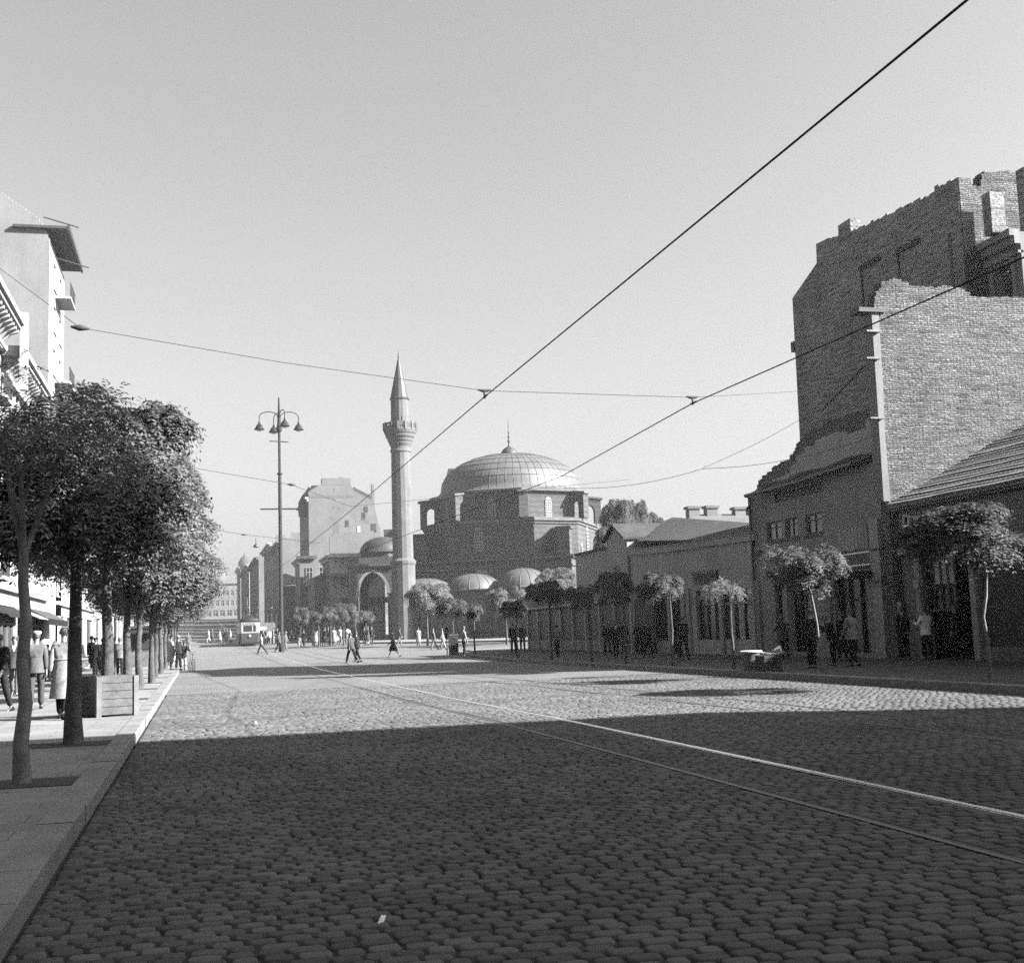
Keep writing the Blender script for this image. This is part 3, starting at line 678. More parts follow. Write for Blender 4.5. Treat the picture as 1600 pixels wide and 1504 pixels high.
# rear shed roof over the parapet
p1, p2, p3, p4 = at_x(966, 820, 25.5), at_x(985, 841, 23.9), at_x(1182, 816, 28), at_x(1100, 843, 24.5)
t = thing('shed', 'long shed with a dark patched sheet roof and pale gable end behind the low shops', 'shed', (26, 66, 0))
YA, YB = 53., p2.y+.3
zr = at_x(1180, 817, 28.2).z; RX = 26.6; zr = at_x(1000, 821, RX).z; ze = at_x(985, 841, 23.8).z
def rf(y): return zr+(YB-y)*.0
mb = MB()
q1 = at_x(1180, 817, RX); q2 = at_x(1150, 838, 23.8)
def zr_(y): return zr+(q1.z-zr)*(YB-y)/(YB-q1.y)
def ze_(y): return ze+(q2.z-ze)*(YB-y)/(YB-q2.y)
for k in range(9):
    y_ = YA+(YB-YA)*k/9; y2 = YA+(YB-YA)*(k+1)/9-.05
    mb.slab([(23.55, y_, ze_(y_)-.1), (23.55, y2, ze_(y2)-.1), (RX, y2, zr_(y2)), (RX, y_, zr_(y_))], .08); mb.slab([(RX, y_, zr_(y_)), (RX, y2, zr_(y2)), (29.8, y2, ze_(y2)-.1), (29.8, y_, ze_(y_)-.1)], .08)
mb.build('roof', 'roof_old', t)
fS = Fr((0, YB, 0), (1, 0), (0, 1))
mb = MB().prism([(23.8, .1), (29.6, .1), (29.6, ze-.3), (RX, zr-.1), (23.8, ze-.2)], -.4, 0, fS)
mb.box(23.8, 24.1, YA, YB-.4, 0, ze_(YA)-.3).box(29.3, 29.6, YA, YB-.4, 0, ze_(YA)-.3); mb.build('wall', 'render_grey', t)

# --- farther low house with the pale gable and arched doorway
t = thing('gabled_house', 'small pale rendered house with a blank street gable and dark arched opening', 'house', (XF, 72, 0))
ga_, gb_ = at_x(984, 857, XF).y, at_x(952, 857, XF).y
pk = at_x(965, 820, XF); lz = at_x(952, 845, XF).z; rz_ = at_x(984, 840, XF).z
ar = at_x(967, 882, XF)
poly = [(ga_+.02, P13), (ga_+.02, rz_), (pk.y, pk.z), (gb_, lz), (gb_, P13)]
MB().prism(poly, .15, -5, FX).build('wall', 'gable_grey', t)
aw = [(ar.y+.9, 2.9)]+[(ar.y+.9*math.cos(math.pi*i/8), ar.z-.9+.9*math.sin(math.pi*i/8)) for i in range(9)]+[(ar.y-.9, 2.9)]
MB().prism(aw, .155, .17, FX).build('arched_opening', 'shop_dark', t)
mb = MB(); mb.slab([(XF-.4, ga_-.1, rz_+.05), (XF-.4, pk.y, pk.z+.08), (XF+5, pk.y, pk.z+.08), (XF+5, ga_-.1, rz_+.05)], .12); mb.slab([(XF-.4, pk.y, pk.z+.08), (XF-.4, gb_+.2, lz+.02), (XF+5, gb_+.2, lz+.02), (XF+5, pk.y, pk.z+.08)], .12)
mb.build('roof', 'roof_old', t)
t = thing('low_shop', 'farthest low stained shop front with a cracked flat parapet', 'shop', (XF, 80, 0))
y9 = at_x(899, 868, XF).y; zz = at_x(930, 862, XF).z
ow = [sp(910, 918, 2.9, .6), sp(922, 934, 2.9, .2), sp(938, 950, 2.9, .6), sp(960, 980, 2.9, .3)]
ow = [o for o in ow if o[0] > gb_]
mb = MB(); wall(mb, FX, gb_+.01, y9, P13, zz, ow, .4); mb.box(gb_+.01, y9, -6, -.4, P13, zz-.3, FX); mb.build('wall', 'gable_grey', t)
mb = MB()
for o in ow: MB().box(o[0], o[1], -.3, -.2, o[2], o[3], FX).build('shop_window', 'glass', t)
MB().box(gb_+.02, y9-.02, -.4, .12, zz, zz+.16, FX).build('coping', 'roof_old', t)
# low shops below the gable stretching left of the tree trunks
t = thing('glazed_shopfront', 'low dark glazed shopfront with pale posts behind the middle young trees', 'shop', (XF-2, 80, 0))
fq = Fr((XF-1.4, 0, 0), (0, 1), (-1, 0)); a = at_x(824, 960, XF-1.4); b_ = at_x(985, 960, XF-1.4)
h_ = 2.75; z_ = G(85)
mb = MB().box(b_.y, a.y, -1.2, -.2, z_, z_+h_, fq); mb.build('body', 'render_grey', t)
MB().box(b_.y-.1, a.y+.1, -1.25, .2, z_+h_, z_+h_+.12, fq).build('canopy', 'render_pale', t)
for k in range(9):
    u = b_.y+(a.y-b_.y)*k/8; MB().box(u-.1, u+.1, -.2, .02, z_, z_+h_, fq).build('post', 'trim_white', t)
    if k < 8:
        u2 = b_.y+(a.y-b_.y)*(k+1)/8; MB().box(u+.2, u2-.2, -.19, -.12, z_+.75, z_+h_-.2, fq).build('shop_window', 'shop_dark', t)
        MB().box(u+.2, u2-.2, -.19, -.08, z_+.1, z_+.7, fq).build('stall_riser', 'render_grey', t)

# --- slate roofed house with chimneys on the skyline
t = thing('long_roofed_house', 'long grey-roofed house with four chimneys on the skyline behind the shed', 'house', (62, 130, 0))
Yh = 118
l = at_y(1057, 812, Yh); rg = at_y(1086, 802, Yh+4); e1 = at_y(1095, 817, Yh)
x0, x1 = l.x, l.x+32; zE = at_y(1100, 818, Yh).z; zR = at_y(1130, 803, Yh+5).z
MB().box(x0, x1, Yh, Yh+10, 0, zE).build('wall', 'gable_grey', t)
mb = MB().slab([(x0-.3, Yh-.3, zE), (x1, Yh-.3, zE), (x1-4, Yh+5, zR), (x0+4.5, Yh+5, zR)], .15)
mb.slab([(x0-.3, Yh-.3, zE), (x0+4.5, Yh+5, zR), (x0-.3, Yh+10.3, zE)], .15); mb.slab([(x0-.3, Yh+10.3, zE), (x0+4.5, Yh+5, zR), (x1-4, Yh+5, zR), (x1, Yh+10.3, zE)], .15)
mb.build('roof', 'roof_far', t)
MB().box(x0-.35, x1, Yh-.4, Yh-.3, zE-.25, zE-.03).build('eave_board', 'trim_white', t)
for x, yt in ((1082, 795), (1110, 794), (1154, 796), (1176, 797)):
    p = at_y(x, yt, Yh+4.4); c_ = MB().box(p.x-.6, p.x+.6, Yh+3.9, Yh+4.9, zR-1.5, p.z).build('chimney', 'far_gable', t)
    MB().box(p.x-.75, p.x+.75, Yh+3.75, Yh+5.05, p.z-.02, p.z+.25).build('chimney_cap', 'cornice_stone', c_)
# ------------------------------------------------------------ mosque (own frame: x along the dark front, y into the building)
MO = at_d(892, 905, 138); ZB = G(140)
MANG = -YAW-R(15)
fm = Fr((MO.x, MO.y, 0), (math.cos(MANG), math.sin(MANG)), (-math.sin(MANG), math.cos(MANG)))
def zpx(y, D, x=850): return HC+(1002-.034*(x-320)-y)*D/1950
t = thing('mosque', 'square brick mosque with an octagonal drum and a wide ribbed lead dome', 'mosque', tuple(fm.P(-9, 9, ZB)), MANG)
zA, zBt, zC, zD = zpx(872, 138), zpx(811, 138), zpx(770, 144), zpx(708, 149, 797)
S0, S1 = -18.4, .2
CX, CY = -9.1, 9.4
def octo(c, cut_, r0=0): return None
mb = MB(); mb.box(S0, S1, -.2, 19.4, ZB-.6, zA, fm)
ch = 4.2
pl = [(S0+ch, 0), (S1-ch, 0), (S1-.1, ch), (S1-.1, 19.2-ch), (S1-ch, 19.2), (S0+ch, 19.2), (S0, 19.2-ch), (S0, ch)]
def vprism(mb, pl, z0, z1):
    k = len(pl); vs = [fm.P(x, y, z0) for x, y in pl]+[fm.P(x, y, z1) for x, y in pl]
    return mb.add(vs, [tuple(range(k-1, -1, -1)), tuple(range(k, 2*k))]+[(i, (i+1) % k, (i+1) % k+k, i+k) for i in range(k)])
def grow(pl, d): return [(CX+(x-CX)*(1+d/9), CY+(y-CY)*(1+d/9)) for x, y in pl]
vprism(mb, pl, zA, zBt)
RD = 8.55
oc = [(CX+RD/math.cos(math.pi/8)*math.cos(math.pi/8+math.pi/4*k), CY+RD/math.cos(math.pi/8)*math.sin(math.pi/8+math.pi/4*k)) for k in range(8)]
vprism(mb, oc, zBt, zC)
mb.build('walls', 'mosque_wall', t)
mb = MB()
mb.box(S0-.3, S1+.3, -.5, 19.7, zA+.0, zA+.22, fm); mb.box(S0-.15, S1+.15, -.35, 19.55, zA-.9, zA-.72, fm)
vprism(mb, grow(pl, .35), zBt-.0, zBt+.3); vprism(mb, grow(pl, .15), zBt-.3, zBt-.02)
vprism(mb, grow(oc, .5), zC, zC+.28)
mb.build('cornice', 'cornice_stone', t)
mb = MB(); vprism(mb, grow(pl, .1), zBt+.31, zBt+.42); mb.box(S0-.2, S1+.2, -.4, 19.6, zA+.23, zA+.33, fm); mb.build('roof_ledge', 'lead_dark', t)
# corner piers over the square base, with half arches
for (sx, sy) in ((S1, -.1), (S0+1.5, -.1), (S1, 17.9), (S0+1.5, 17.9)):
    mb = MB(); mb.box(sx-1.5, sx-.15, sy, sy+1.35, zA+.3, zBt-1.1, fm)
    mb.box(sx-1.7, sx+.05, sy-.2, sy+1.55, zBt-1.1, zBt-.85, fm)
    mb.build('corner_pier', 'mosque_wall', t)
mb = MB()
# flying half arch from near corner to chamfer
fd = Fr(tuple(fm.P(S1-.75, .6, 0)), tuple((fm.P(-1, 1, 0)-fm.P(0, 0, 0)))[:2])
zt = zBt-1.1; zb = zA+.35
po = [(0.3, zt), (2.5, zt), (2.5, zb)]+[(2.3-1.9*math.sin(math.pi/2*k/6), zb+(zt-zb-.5)*(1-math.cos(math.pi/2*k/6))*1.) for k in range(7)]
mb.prism(po, -.45, .45, fd)
mb.box(-.2, 2.5, -.6, .6, zt, zt+.25, fd)
mb.build('half_arch', 'mosque_wall', t)
# eight radial buttresses round the drum, each with an arched opening
for k in range(8):
    a = MANG+math.pi/8+math.pi/4*k; o = fm.P(CX, CY, 0); fb = Fr(tuple(o), (math.cos(a), math.sin(a)))
    z0_, z1_ = zBt+.4, zC-.1; ro = 10.9
    po = [(8.6, z1_), (ro, z1_-.25), (ro, z0_), (ro-.75, z0_)]+[(x, z) for x, z in arch((9.0+ro-.75)/2, (ro-.75-9.0)/2, z1_-1.7, .85, 6)]+[(9.0, z0_), (8.6, z0_)]
    MB().prism(po, -.5, .5, fb).build('buttress', 'mosque_wall', t)
    MB().slab([fb.P(8.5, -.65, z1_+.3), fb.P(ro+.25, -.65, z1_-.02), fb.P(ro+.25, .65, z1_-.02), fb.P(8.5, .65, z1_+.3)], .22).build('buttress_cap', 'cornice_stone', t)
# latticed plaster windows
def lattice(fr, u, z, w_, h_, n, par=t):
    po = [(u+w_/2, z), (u+w_/2, z+h_-w_/2)]+[(u+w_/2*math.cos(q), z+h_-w_/2+w_*.62*math.sin(q)) for q in (math.pi*i/8 for i in range(1, 8))]+[(u-w_/2, z+h_-w_/2), (u-w_/2, z)]
    p = MB().prism(po, -.02, .09, fr).build('window', 'plaster_lattice', par)
    mb = MB(); nr = max(2, int(h_/(w_/n)*.92))
    for j in range(nr):
        for i in range(n):
            cu = u+(i-(n-1)/2)*w_/(n+.25); cz_ = z+w_/n*.6+j*w_/n*1.02
            if cz_ > z+h_-w_/n*.4 or (cz_ > z+h_-w_*.5 and abs(cu-u) > w_*.36): continue
            rr = w_/n*.36; mb.add([fr.P(cu+rr*math.cos(q), .1, cz_+rr*math.sin(q)) for q in (math.pi*2*m/8 for m in range(8))], [tuple(range(8))])
    mb.build('lattice_hole', 'shop_dark', p)
def fr_side(pa, pb):
    a, b_ = fm.P(*pa, 0), fm.P(*pb, 0); return Fr(tuple(a), tuple(b_-a)[:2]), (b_-a).length
f_, L = fr_side((S0, 0), (S1, 0)); lattice(f_, 7.9, zA+1.2, 1.0, 2.6, 3)
f_, L = fr_side((S1-.1, 0), (S1-.1, 19)); lattice(f_, 9.2, zA+1.2, 1.2, 2.7, 3); lattice(f_, 5.9, zA+.6, .9, 1.2, 3)
for k in range(8):
    pa, pb = oc[k], oc[(k+1) % 8]; a, b_ = fm.P(*pb, 0), fm.P(*pa, 0)
    f_ = Fr(tuple(a), tuple(b_-a)[:2]); nn = f_.N
    if (f_.P(0, 1, 0)-fm.P(CX, CY, 0)).length < (f_.P(0, 0, 0)-fm.P(CX, CY, 0)).length: f_ = Fr(tuple(b_), tuple(a-b_)[:2])
    lattice(f_, (b_-a).length/2, zBt+.6, .85, 2.2, 3)
f_, L = fr_side((S0, -.2), (S1, -.2)); lattice(f_, 8.2, zA-2.5, 1.9, 1.5, 5)
# dome, seams and finial
co = fm.P(CX, CY, 0); HD = zD-zC-.1; RB = 8.35
prof = [(9.0, .2), (8.75, .34), (8.45, .7)]
for i in range(0, 17):
    q = math.pi/2*i/16; prof.append((RB*math.cos(q)**.96*(1 if i else 1), .95+(HD-.95)*math.sin(q)**.97))
prof = [(max(r_, .02), z) for r_, z in prof]
dm = MB().lathe(prof, (co.x, co.y, zC+.1), 88).build('dome', 'lead_light', t)
mb = MB()
for k in range(56):
    a = 2*math.pi*k/56+.03; n_ = len(prof)-(1 if k % 2 else 1)
    pts = [(r_, z) for r_, z in prof[1:(-1 if k % 2 == 0 else -4)]]
    vs = []
    for r_, z in pts:
        for s_, dr in ((-.035, .008), (0, .028), (.035, .008)):
            aa = a+s_/max(r_, .6); vs.append((co.x+(r_+dr)*math.cos(aa), co.y+(r_+dr)*math.sin(aa), zC+.1+z+dr*.6))
    mb.add(vs, [(3*i+j, 3*i+j+1, 3*i+j+4, 3*i+j+3) for i in range(len(pts)-1) for j in (0, 1)])
for i in (5, 7, 9, 11, 13, 15):
    r_, z = prof[i]; vs = []
    for k in range(88):
        a = 2*math.pi*k/88; vs += [(co.x+(r_+.015)*math.cos(a), co.y+(r_+.015)*math.sin(a), zC+.1+z-.04), (co.x+(r_+.04)*math.cos(a), co.y+(r_+.04)*math.sin(a), zC+.12+z+.02)]
    mb.add(vs, [(2*k, 2*((k+1) % 88), 2*((k+1) % 88)+1, 2*k+1) for k in range(88)])
mb.build('lead_seam', 'lead_dark', dm)
zf = zC+.1+HD
MB().lathe([(1.1, -.15), (1.05, .1), (.75, .6), (.25, .95), (.1, 1.1), (.1, 1.5), (.22, 1.6), (.1, 1.75), (.09, 2.1), (.17, 2.2), (.08, 2.3), (.07, 2.6), (.14, 2.7), (.06, 2.8), (.05, 3.2), (.02, 4.2)], (co.x, co.y, zf), 14).build('finial', 'lead_dark', t)
# stair turret behind the dome, left
D_ = 152; p1 = at_d(695, 770, D_); p2 = at_d(722, 770, D_); ft = Fr((p1.x, p1.y, 0), tuple(p2-p1)[:2]); L = (p2-p1).length
zt = zpx(733, D_, 705); zt2 = zpx(738, D_, 720)
MB().prism([(-.3, zBt), (0, zpx(760, D_, 695)), (.55, zt), (1.15, zt), (1.2, zt2), (L+1.5, zt2), (L+1.5, zBt)], -1.6, 1.2, ft).build('stair_turret', 'mosque_wall', t)

# arcade: long wall with three small lead domes
t = thing('arcade', 'low walled arcade with three small lead domes running in front of the mosque', 'arcade', tuple(fm.P(-8, -6, ZB)), MANG)
YA_ = -8.3; zW = zpx(921, 133, 740)-.15
xl, xr = -18.2, 6.5
dw = [(-16.0, -14.7, ZB-.3, ZB+2.2), (-9.6, -8.4, ZB-.3, ZB+2.2)]
mb = MB(); f_ = Fr(tuple(fm.P(0, YA_, 0)), tuple(fm.U)[:2])
wall(mb, f_, xl, xr, ZB-.8, zW, [(a, b_, c, d) for a, b_, c, d in dw], .5)
mb.box(xl, xr, YA_+.5, YA_+.9, ZB-.8, zW-.2, fm); mb.box(xr-.5, xr, YA_+.5, -.2, ZB-.8, zW, fm); mb.box(xl, xl+.5, YA_+.9, -.2, ZB-.8, zW, fm)
mb.build('wall', 'old_stone', t)
mb = MB(); mb.box(xl-.2, xr+.2, YA_-.22, YA_+.9, zW, zW+.16, fm); mb.build('coping', 'cornice_stone', t)
MB().box(xl, xr, YA_+.9, -.25, zW-.1, zW, fm).build('flat_roof', 'lead', t)
for u in (-13.2, -6.4, .4): MB().box(u-.25, u+.25, YA_-.28, YA_-.0, ZB-.5, zW-.01, fm).build('pilaster', 'old_stone', t)
for o in dw: MB().box(o[0], o[1], YA_+.3, YA_+.36, o[2], o[3], fm).build('door', 'wood_dark', t)
for u, zt_ in ((-15.2, 900), (-9.7, 896), (-4.1, 891)):
    hh = zpx(zt_, 136, 750)-zW; c_ = fm.P(u, -4.9, zW)
    pf = [(3.05, 0), (3.0, .12)]+[(2.95*math.cos(math.pi/2*i/8), .15+(hh-.15)*math.sin(math.pi/2*i/8)) for i in range(9)]
    pf[-1] = (.03, pf[-1][1])
    d_ = MB().lathe(pf, tuple(c_), 32).build('small_dome', 'lead', t)
    mb = MB()
    for k in range(16):
        a = 2*math.pi*k/16; vs = []
        for r_, z in pf[1:-1]:
            for s_, dr in ((-.035, .008), (0, .035), (.035, .008)):
                aa = a+s_/max(r_, .4); vs.append((c_.x+(r_+dr)*math.cos(aa), c_.y+(r_+dr)*math.sin(aa), zW+z+dr*.5))
        mb.add(vs, [(3*i+j, 3*i+j+1, 3*i+j+4, 3*i+j+3) for i in range(len(pf)-3) for j in (0, 1)])
    mb.build('lead_seam', 'lead_dark', d_)

# minaret
DM = 135; MP = at_d(630.5, 900, DM)
def zm(y, x=630): return zpx(y, DM, x)
t = thing('minaret', 'tall pale polygonal stone minaret with one corbelled balcony and conical lead cap', 'minaret', (MP.x, MP.y, G(MP.y)), MANG)
NP = 14; c0 = (MP.x, MP.y, 0)
MB().lathe([(1.32, G(MP.y)-.3), (1.3, zm(884))], c0, NP, False).build('pedestal', 'minaret_stone', t)
MB().lathe([(1.3, zm(884)), (1.4, zm(881)), (1.42, zm(877)), (1.14, zm(873))], c0, NP, False).build('base_moulding', 'minaret_stone', t)
MB().lathe([(1.14, zm(873)), (1.05, zm(706))], c0, NP, False).build('shaft', 'minaret_stone', t)
pr = [(1.05, zm(706)), (1.14, zm(705)), (1.14, zm(702.5)), (1.05, zm(701)), (1.07, zm(697)), (1.25, zm(692)), (1.25, zm(690.5)), (1.4, zm(687)), (1.42, zm(684.5)), (1.6, zm(681)), (1.62, zm(678)), (1.76, zm(675)), (1.78, zm(672.5))]
MB().lathe(pr, c0, 28, False).build('corbel', 'minaret_stone', t)
mb = MB()
zb_, zt_ = zm(672.5), zm(659.5)
mb.lathe([(1.82, zb_), (1.82, zb_+.16), (1.6, zb_+.17)], c0, 28, False)
for k in range(14):
    a = 2*math.pi*k/14+MANG; a2 = 2*math.pi*(k+1)/14+MANG; P_ = lambda q, r_: (MP.x+r_*math.cos(q), MP.y+r_*math.sin(q))
    fk = Fr((*P_(a, 1.78), 0), (P_(a2, 1.78)[0]-P_(a, 1.78)[0], P_(a2, 1.78)[1]-P_(a, 1.78)[1])); l = math.dist(P_(a, 1.78), P_(a2, 1.78))
    mb.box(-.09, .09, -.1, .1, zb_+.1, zt_+.06, fk); mb.box(.09, l-.09, -.06, .06, zt_-.13, zt_, fk); mb.box(.09, l-.09, -.06, .06, zb_+.16, zb_+.28, fk)
    for q in range(3): u = .09+(l-.18)*(q+.5)/3; mb.box(u-.05, u+.05, -.04, .04, zb_+.28, zt_-.13, fk)
    mb.box(.09, l-.09, -.03, .0, zb_+.28, zb_+.52, fk)
mb.build('balcony', 'minaret_stone', t)
MB().lathe([(1.0, zb_), (.97, zm(621))], c0, NP, False).build('upper_shaft', 'minaret_stone', t)
pd = at_d(634.5, 660, DM-1.1); dz = zm(657)
v = Vector((pd.x-MP.x, pd.y-MP.y, 0)).normalized(); fdo = Fr((MP.x+v.x*.93, MP.y+v.y*.93, 0), (v.y*-1, v.x), (v.x, v.y))
MB().box(-.26, .26, -.1, .08, dz-.4, dz+.55, fdo).build('door', 'shop_dark', t)
MB().lathe([(1.08, zm(621)), (1.1, zm(620)), (1.0, zm(618)), (.12, zm(556)), (.03, zm(555))], c0, NP, False).build('cone_cap', 'lead_dark', t)
MB().lathe([(.07, zm(556)), (.05, zm(553)), (.14, zm(551.5)), (.05, zm(550)), (.04, zm(548.5)), (.11, zm(547.5)), (.04, zm(546.5)), (.03, zm(544)), (.01, zm(540))], c0, 10).build('finial', 'lead_dark', t)

# porch on the left with pointed arches
PO = at_d(545, 990, 137.5); zp = lambda y, x=580: zpx(y, 137.5, x)
PAng = -YAW-R(3)
fp = Fr((PO.x, PO.y, 0), (math.cos(PAng), math.sin(PAng)), (-math.sin(PAng), math.cos(PAng)))
t = thing('porch', 'open stone porch with wide pointed arches and a dark shallow dome beside the minaret', 'porch', (PO.x, PO.y, ZB), PAng)
z0_, z1_ = ZB-.6, zp(885); PWd = 5.3; zs = zp(935); rise = zp(897)-zs
def archwall(fr, L, cx, hw, th=.7):
    return [(0, z0_), (0, z1_), (L, z1_), (L, z0_), (cx+hw, z0_)]+arch(cx, hw, zs, rise, 10, .6)+[(cx-hw, z0_)]
mb = MB()
fwf = Fr(tuple(fp.P(0, 0, 0)), tuple(fp.U)[:2]); mb.prism(archwall(fwf, PWd, 2.75, 1.62), 0, -.7, fwf)
fbk = Fr(tuple(fp.P(0, 5.2, 0)), tuple(fp.U)[:2]); mb.prism(archwall(fbk, PWd, 2.75, 1.62), 0, -.7, fbk)
fl_ = Fr(tuple(fp.P(0, 0, 0)), tuple(fp.N)[:2]); mb.prism([(u+.71, z) for u, z in archwall(fl_, 4.48, 2.24, 1.5)], .0, .7, fl_)
mb.box(PWd-.7, PWd, .71, 5.19, z0_, z1_, fp)
mb.build('wall', 'old_stone', t)
mb = MB(); po = arch(2.75, 1.95, zs, rise+.28, 10, .6); pi_ = arch(2.75, 1.62, zs, rise, 10, .6)[::-1]
mb.prism(po+pi_, .03, -.02, fwf); mb.build('arch_moulding', 'gable_grey', t)
mb = MB().box(-.25, PWd+.3, -.25, 6.1, z1_+.0, z1_+.3, fp); mb.build('cornice', 'dark_stone', t)
MB().box(-.05, PWd+.1, -.05, 5.9, z1_+.3, zp(871), fp).build('parapet', 'old_stone', t)
c_ = fp.P(3.5, 3.0, 0)
MB().lathe([(2.5, zp(871)), (2.55, zp(862))], tuple(c_), 8, False, ph=PAng+.39).build('drum', 'old_stone', t)
hh = zp(838)-zp(862)
MB().lathe([(2.75, 0), (2.7, .1)]+[(2.6*math.cos(math.pi/2*i/8)+.02, .12+hh*math.sin(math.pi/2*i/8)) for i in range(9)], (c_.x, c_.y, zp(862)), 28).build('dome', 'lead_dark', t)
a = at_d(604, 828, 146); MB().box(-.2, 1.6, -1, 1, zp(890), a.z, Fr((a.x, a.y, 0), tuple(fp.U)[:2])).build('stair_block', 'dark_stone', t)

# ------------------------------------------------------------ houses along the far right side
def seg_house(name, label, cat, px0, px1, Yb, ztop_y, depth, wm, fl=4, nw=4, wsz=(1.0, 1.6), side=True, roof=True, base_h=4.0, win='shop_dark', XL=15.2, front=True):
    """street house: left corner at px0 on the street line, gable facing the camera to px1"""
    pass
def house(name, label, X, Y0, Y1, dep, zt, wm, nf, nw, gable=None, gm=None, roof='flat', fside=-1, ww=1.1, wh=1.8, gf=4.2, bay=None, frame='stucco', cor=.5, cat='building', panes=True, cw=1.):
    """house on a street line X; street front faces -x (fside -1) or +x; the wall nearest the camera is a gable"""
    zg = G(Y0)-.4; t = thing(name, label, cat, (X, (Y0+Y1)/2, G(Y0)))
    if fside < 0: f = Fr((X, Y1, 0), (0, -1), (-1, 0))
    else: f = Fr((X, Y0, 0), (0, 1), (1, 0))
    L = Y1-Y0; fh = (zt-.9-G(Y0)-gf)/max(nf, 1)
    ops = rows(.4, L-.4, nw, ww, G(Y0)+gf+.9, fh, nf, min(wh, fh*.6)); gops = rows(.3, L-.3, max(2, nw//2), (L/max(2, nw//2))*.66, G(Y0)+.5, 1, 1, gf-1.3)
    mb = MB(); wall(mb, f, 0, L, zg, zt, ops+gops, .35)
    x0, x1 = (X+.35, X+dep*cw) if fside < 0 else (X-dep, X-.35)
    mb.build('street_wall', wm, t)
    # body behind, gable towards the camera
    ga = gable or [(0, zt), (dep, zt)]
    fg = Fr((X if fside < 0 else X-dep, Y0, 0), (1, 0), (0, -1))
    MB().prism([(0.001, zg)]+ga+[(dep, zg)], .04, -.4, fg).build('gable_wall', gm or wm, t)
    MB().box(x0, x1, Y0+.4, Y1, zg, zt-.02).build('core', 'shop_dark', t)
    for o in ops:
        if panes: window(t, f, *o, rec=.12, fm=frame, fw_=.08)
    for o in gops: MB().box(o[0], o[1], -.3, -.2, o[2], o[3], f).build('shop_window', 'glass', t)
    mb = MB().box(-.1, L+.1, .0, cor, zt-.25, zt+.05, f).box(-.05, L+.05, .0, cor*.5, zt-.6, zt-.25, f)
    mb.build('cornice', frame, t); MB().box(0, L, 0, .2, G(Y0)+gf-.1, G(Y0)+gf+.15, f).build('string_course', frame, t)
    if roof == 'gable':
        pass
    MB().box(x0, x1, Y0+.41, Y1, zt-.01, zt+.12).build('roof', 'roof_far', t)
    return t, f, fg, ops

XR = 15.2
# big gable house
Yg = at_x(483, 860, XR).y
def gz2(px): return [(p.x-XR, p.z) for p in (at_y(a, b, Yg) for a, b in px)]
ga = gz2([(481, 768), (504, 754), (504, 749), (522, 749), (532, 744), (545, 749), (546, 755), (552, 764), (574, 774), (578, 779), (582, 779), (597, 840)])
zt = ga[0][1]; dep = ga[-1][0]
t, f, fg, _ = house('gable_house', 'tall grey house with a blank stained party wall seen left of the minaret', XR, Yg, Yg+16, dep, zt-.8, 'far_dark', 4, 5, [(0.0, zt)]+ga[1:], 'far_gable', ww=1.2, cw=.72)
for a, b_, mt in (((558, 822), (563, 832), 'trim_white'), ((569, 791), (575, 800), 'shop_dark'), ((580, 818), (588, 831), 'shop_dark')):
    q = gz2([a, b_]); MB().box(q[0][0], q[1][0], .045, .1, q[1][1], q[0][1], fg).build('window', mt, t)
for (x, y) in ((521, 763), (521, 778), (521, 790), (528, 791)):
    q = gz2([(x, y), (x+2.5, y+4)]); MB().box(q[0][0], q[1][0], .042, .06, q[1][1], q[0][1], fg).build('scar', 'dark_stone', t)
q = gz2([(521, 806), (530, 836)]); MB().box(q[0][0], q[1][0], .043, .05, q[1][1], q[0][1], fg).build('soot_patch', 'far_dark', t)
for a, b_ in (((566, 800), (571, 810)), ((590, 846), (596, 856)), ((571, 842), (576, 852)), ((540, 812), (545, 821))):
    q = gz2([a, b_]); window(t, fg, q[0][0], q[1][0], q[1][1], q[0][1], rec=-.06, fm='far_dark')
q = gz2([(483, 774), (552, 777)]); MB().box(q[0][0], q[1][0], .042, .07, q[1][1], q[0][1], fg).build('plaster_scar', 'far_dark', t)
q = gz2([(503, 748), (548, 757)]); MB().box(q[0][0], q[1][0], -1.5, .06, q[1][1], q[0][1]+.1, fg).build('parapet', 'far_gable', t)
q = gz2([(581, 755), (587, 840)]); MB().box(q[0][0], q[1][0], -1.2, -.5, q[1][1], q[0][1], fg).build('chimney', 'far_gable', t)
q = gz2([(553, 764), (578, 777)]); MB().prism([(q[0][0], q[0][1]+.3), (q[1][0]+.2, q[1][1]+.2), (q[1][0]+.2, q[1][1]-.3), (q[0][0], q[0][1]-.2)], .05, -5, fg).build('eave', 'roof_old', t)
q = gz2([(492, 756), (505, 766)]); MB().box(q[0][0]-.3, q[1][0], -6, -1.5, q[1][1]-2, q[0][1], fg).build('chimney', 'gable_grey', t)
q = gz2([(474, 772), (480, 800)]); MB().lathe([(1.5, ga[0][1]-3.4), (1.5, ga[0][1]-1.4), (1.0, ga[0][1]-.4), (.3, ga[0][1]+.4), (.05, ga[0][1]+.9)], (XR+.2, Yg+1.6, 0), 8, False).build('corner_turret', 'roof_old', t)
# brick remnant house in front of it
Yq = 160.
def gq(px, Y=Yq): return [(p.x, p.z) for p in (at_y(a, b, Y) for a, b in px)]
t = thing('brick_remnant', 'half demolished brick house wall in front of the stained party wall', 'ruined wall', (gq([(530, 860)])[0][0], Yq, G(Yq)))
pr = gq([(515, 838), (526, 833), (535, 835), (542, 832), (560, 831), (572, 829), (584, 829), (584, 870), (584, 985), (515, 985)])
MB().prism(ragged(pr[:7], .5, .15, 3)+pr[8:], 0, -.5, Fr((0, Yq, 0), (1, 0), (0, -1))).build('masonry', 'far_gable', t)
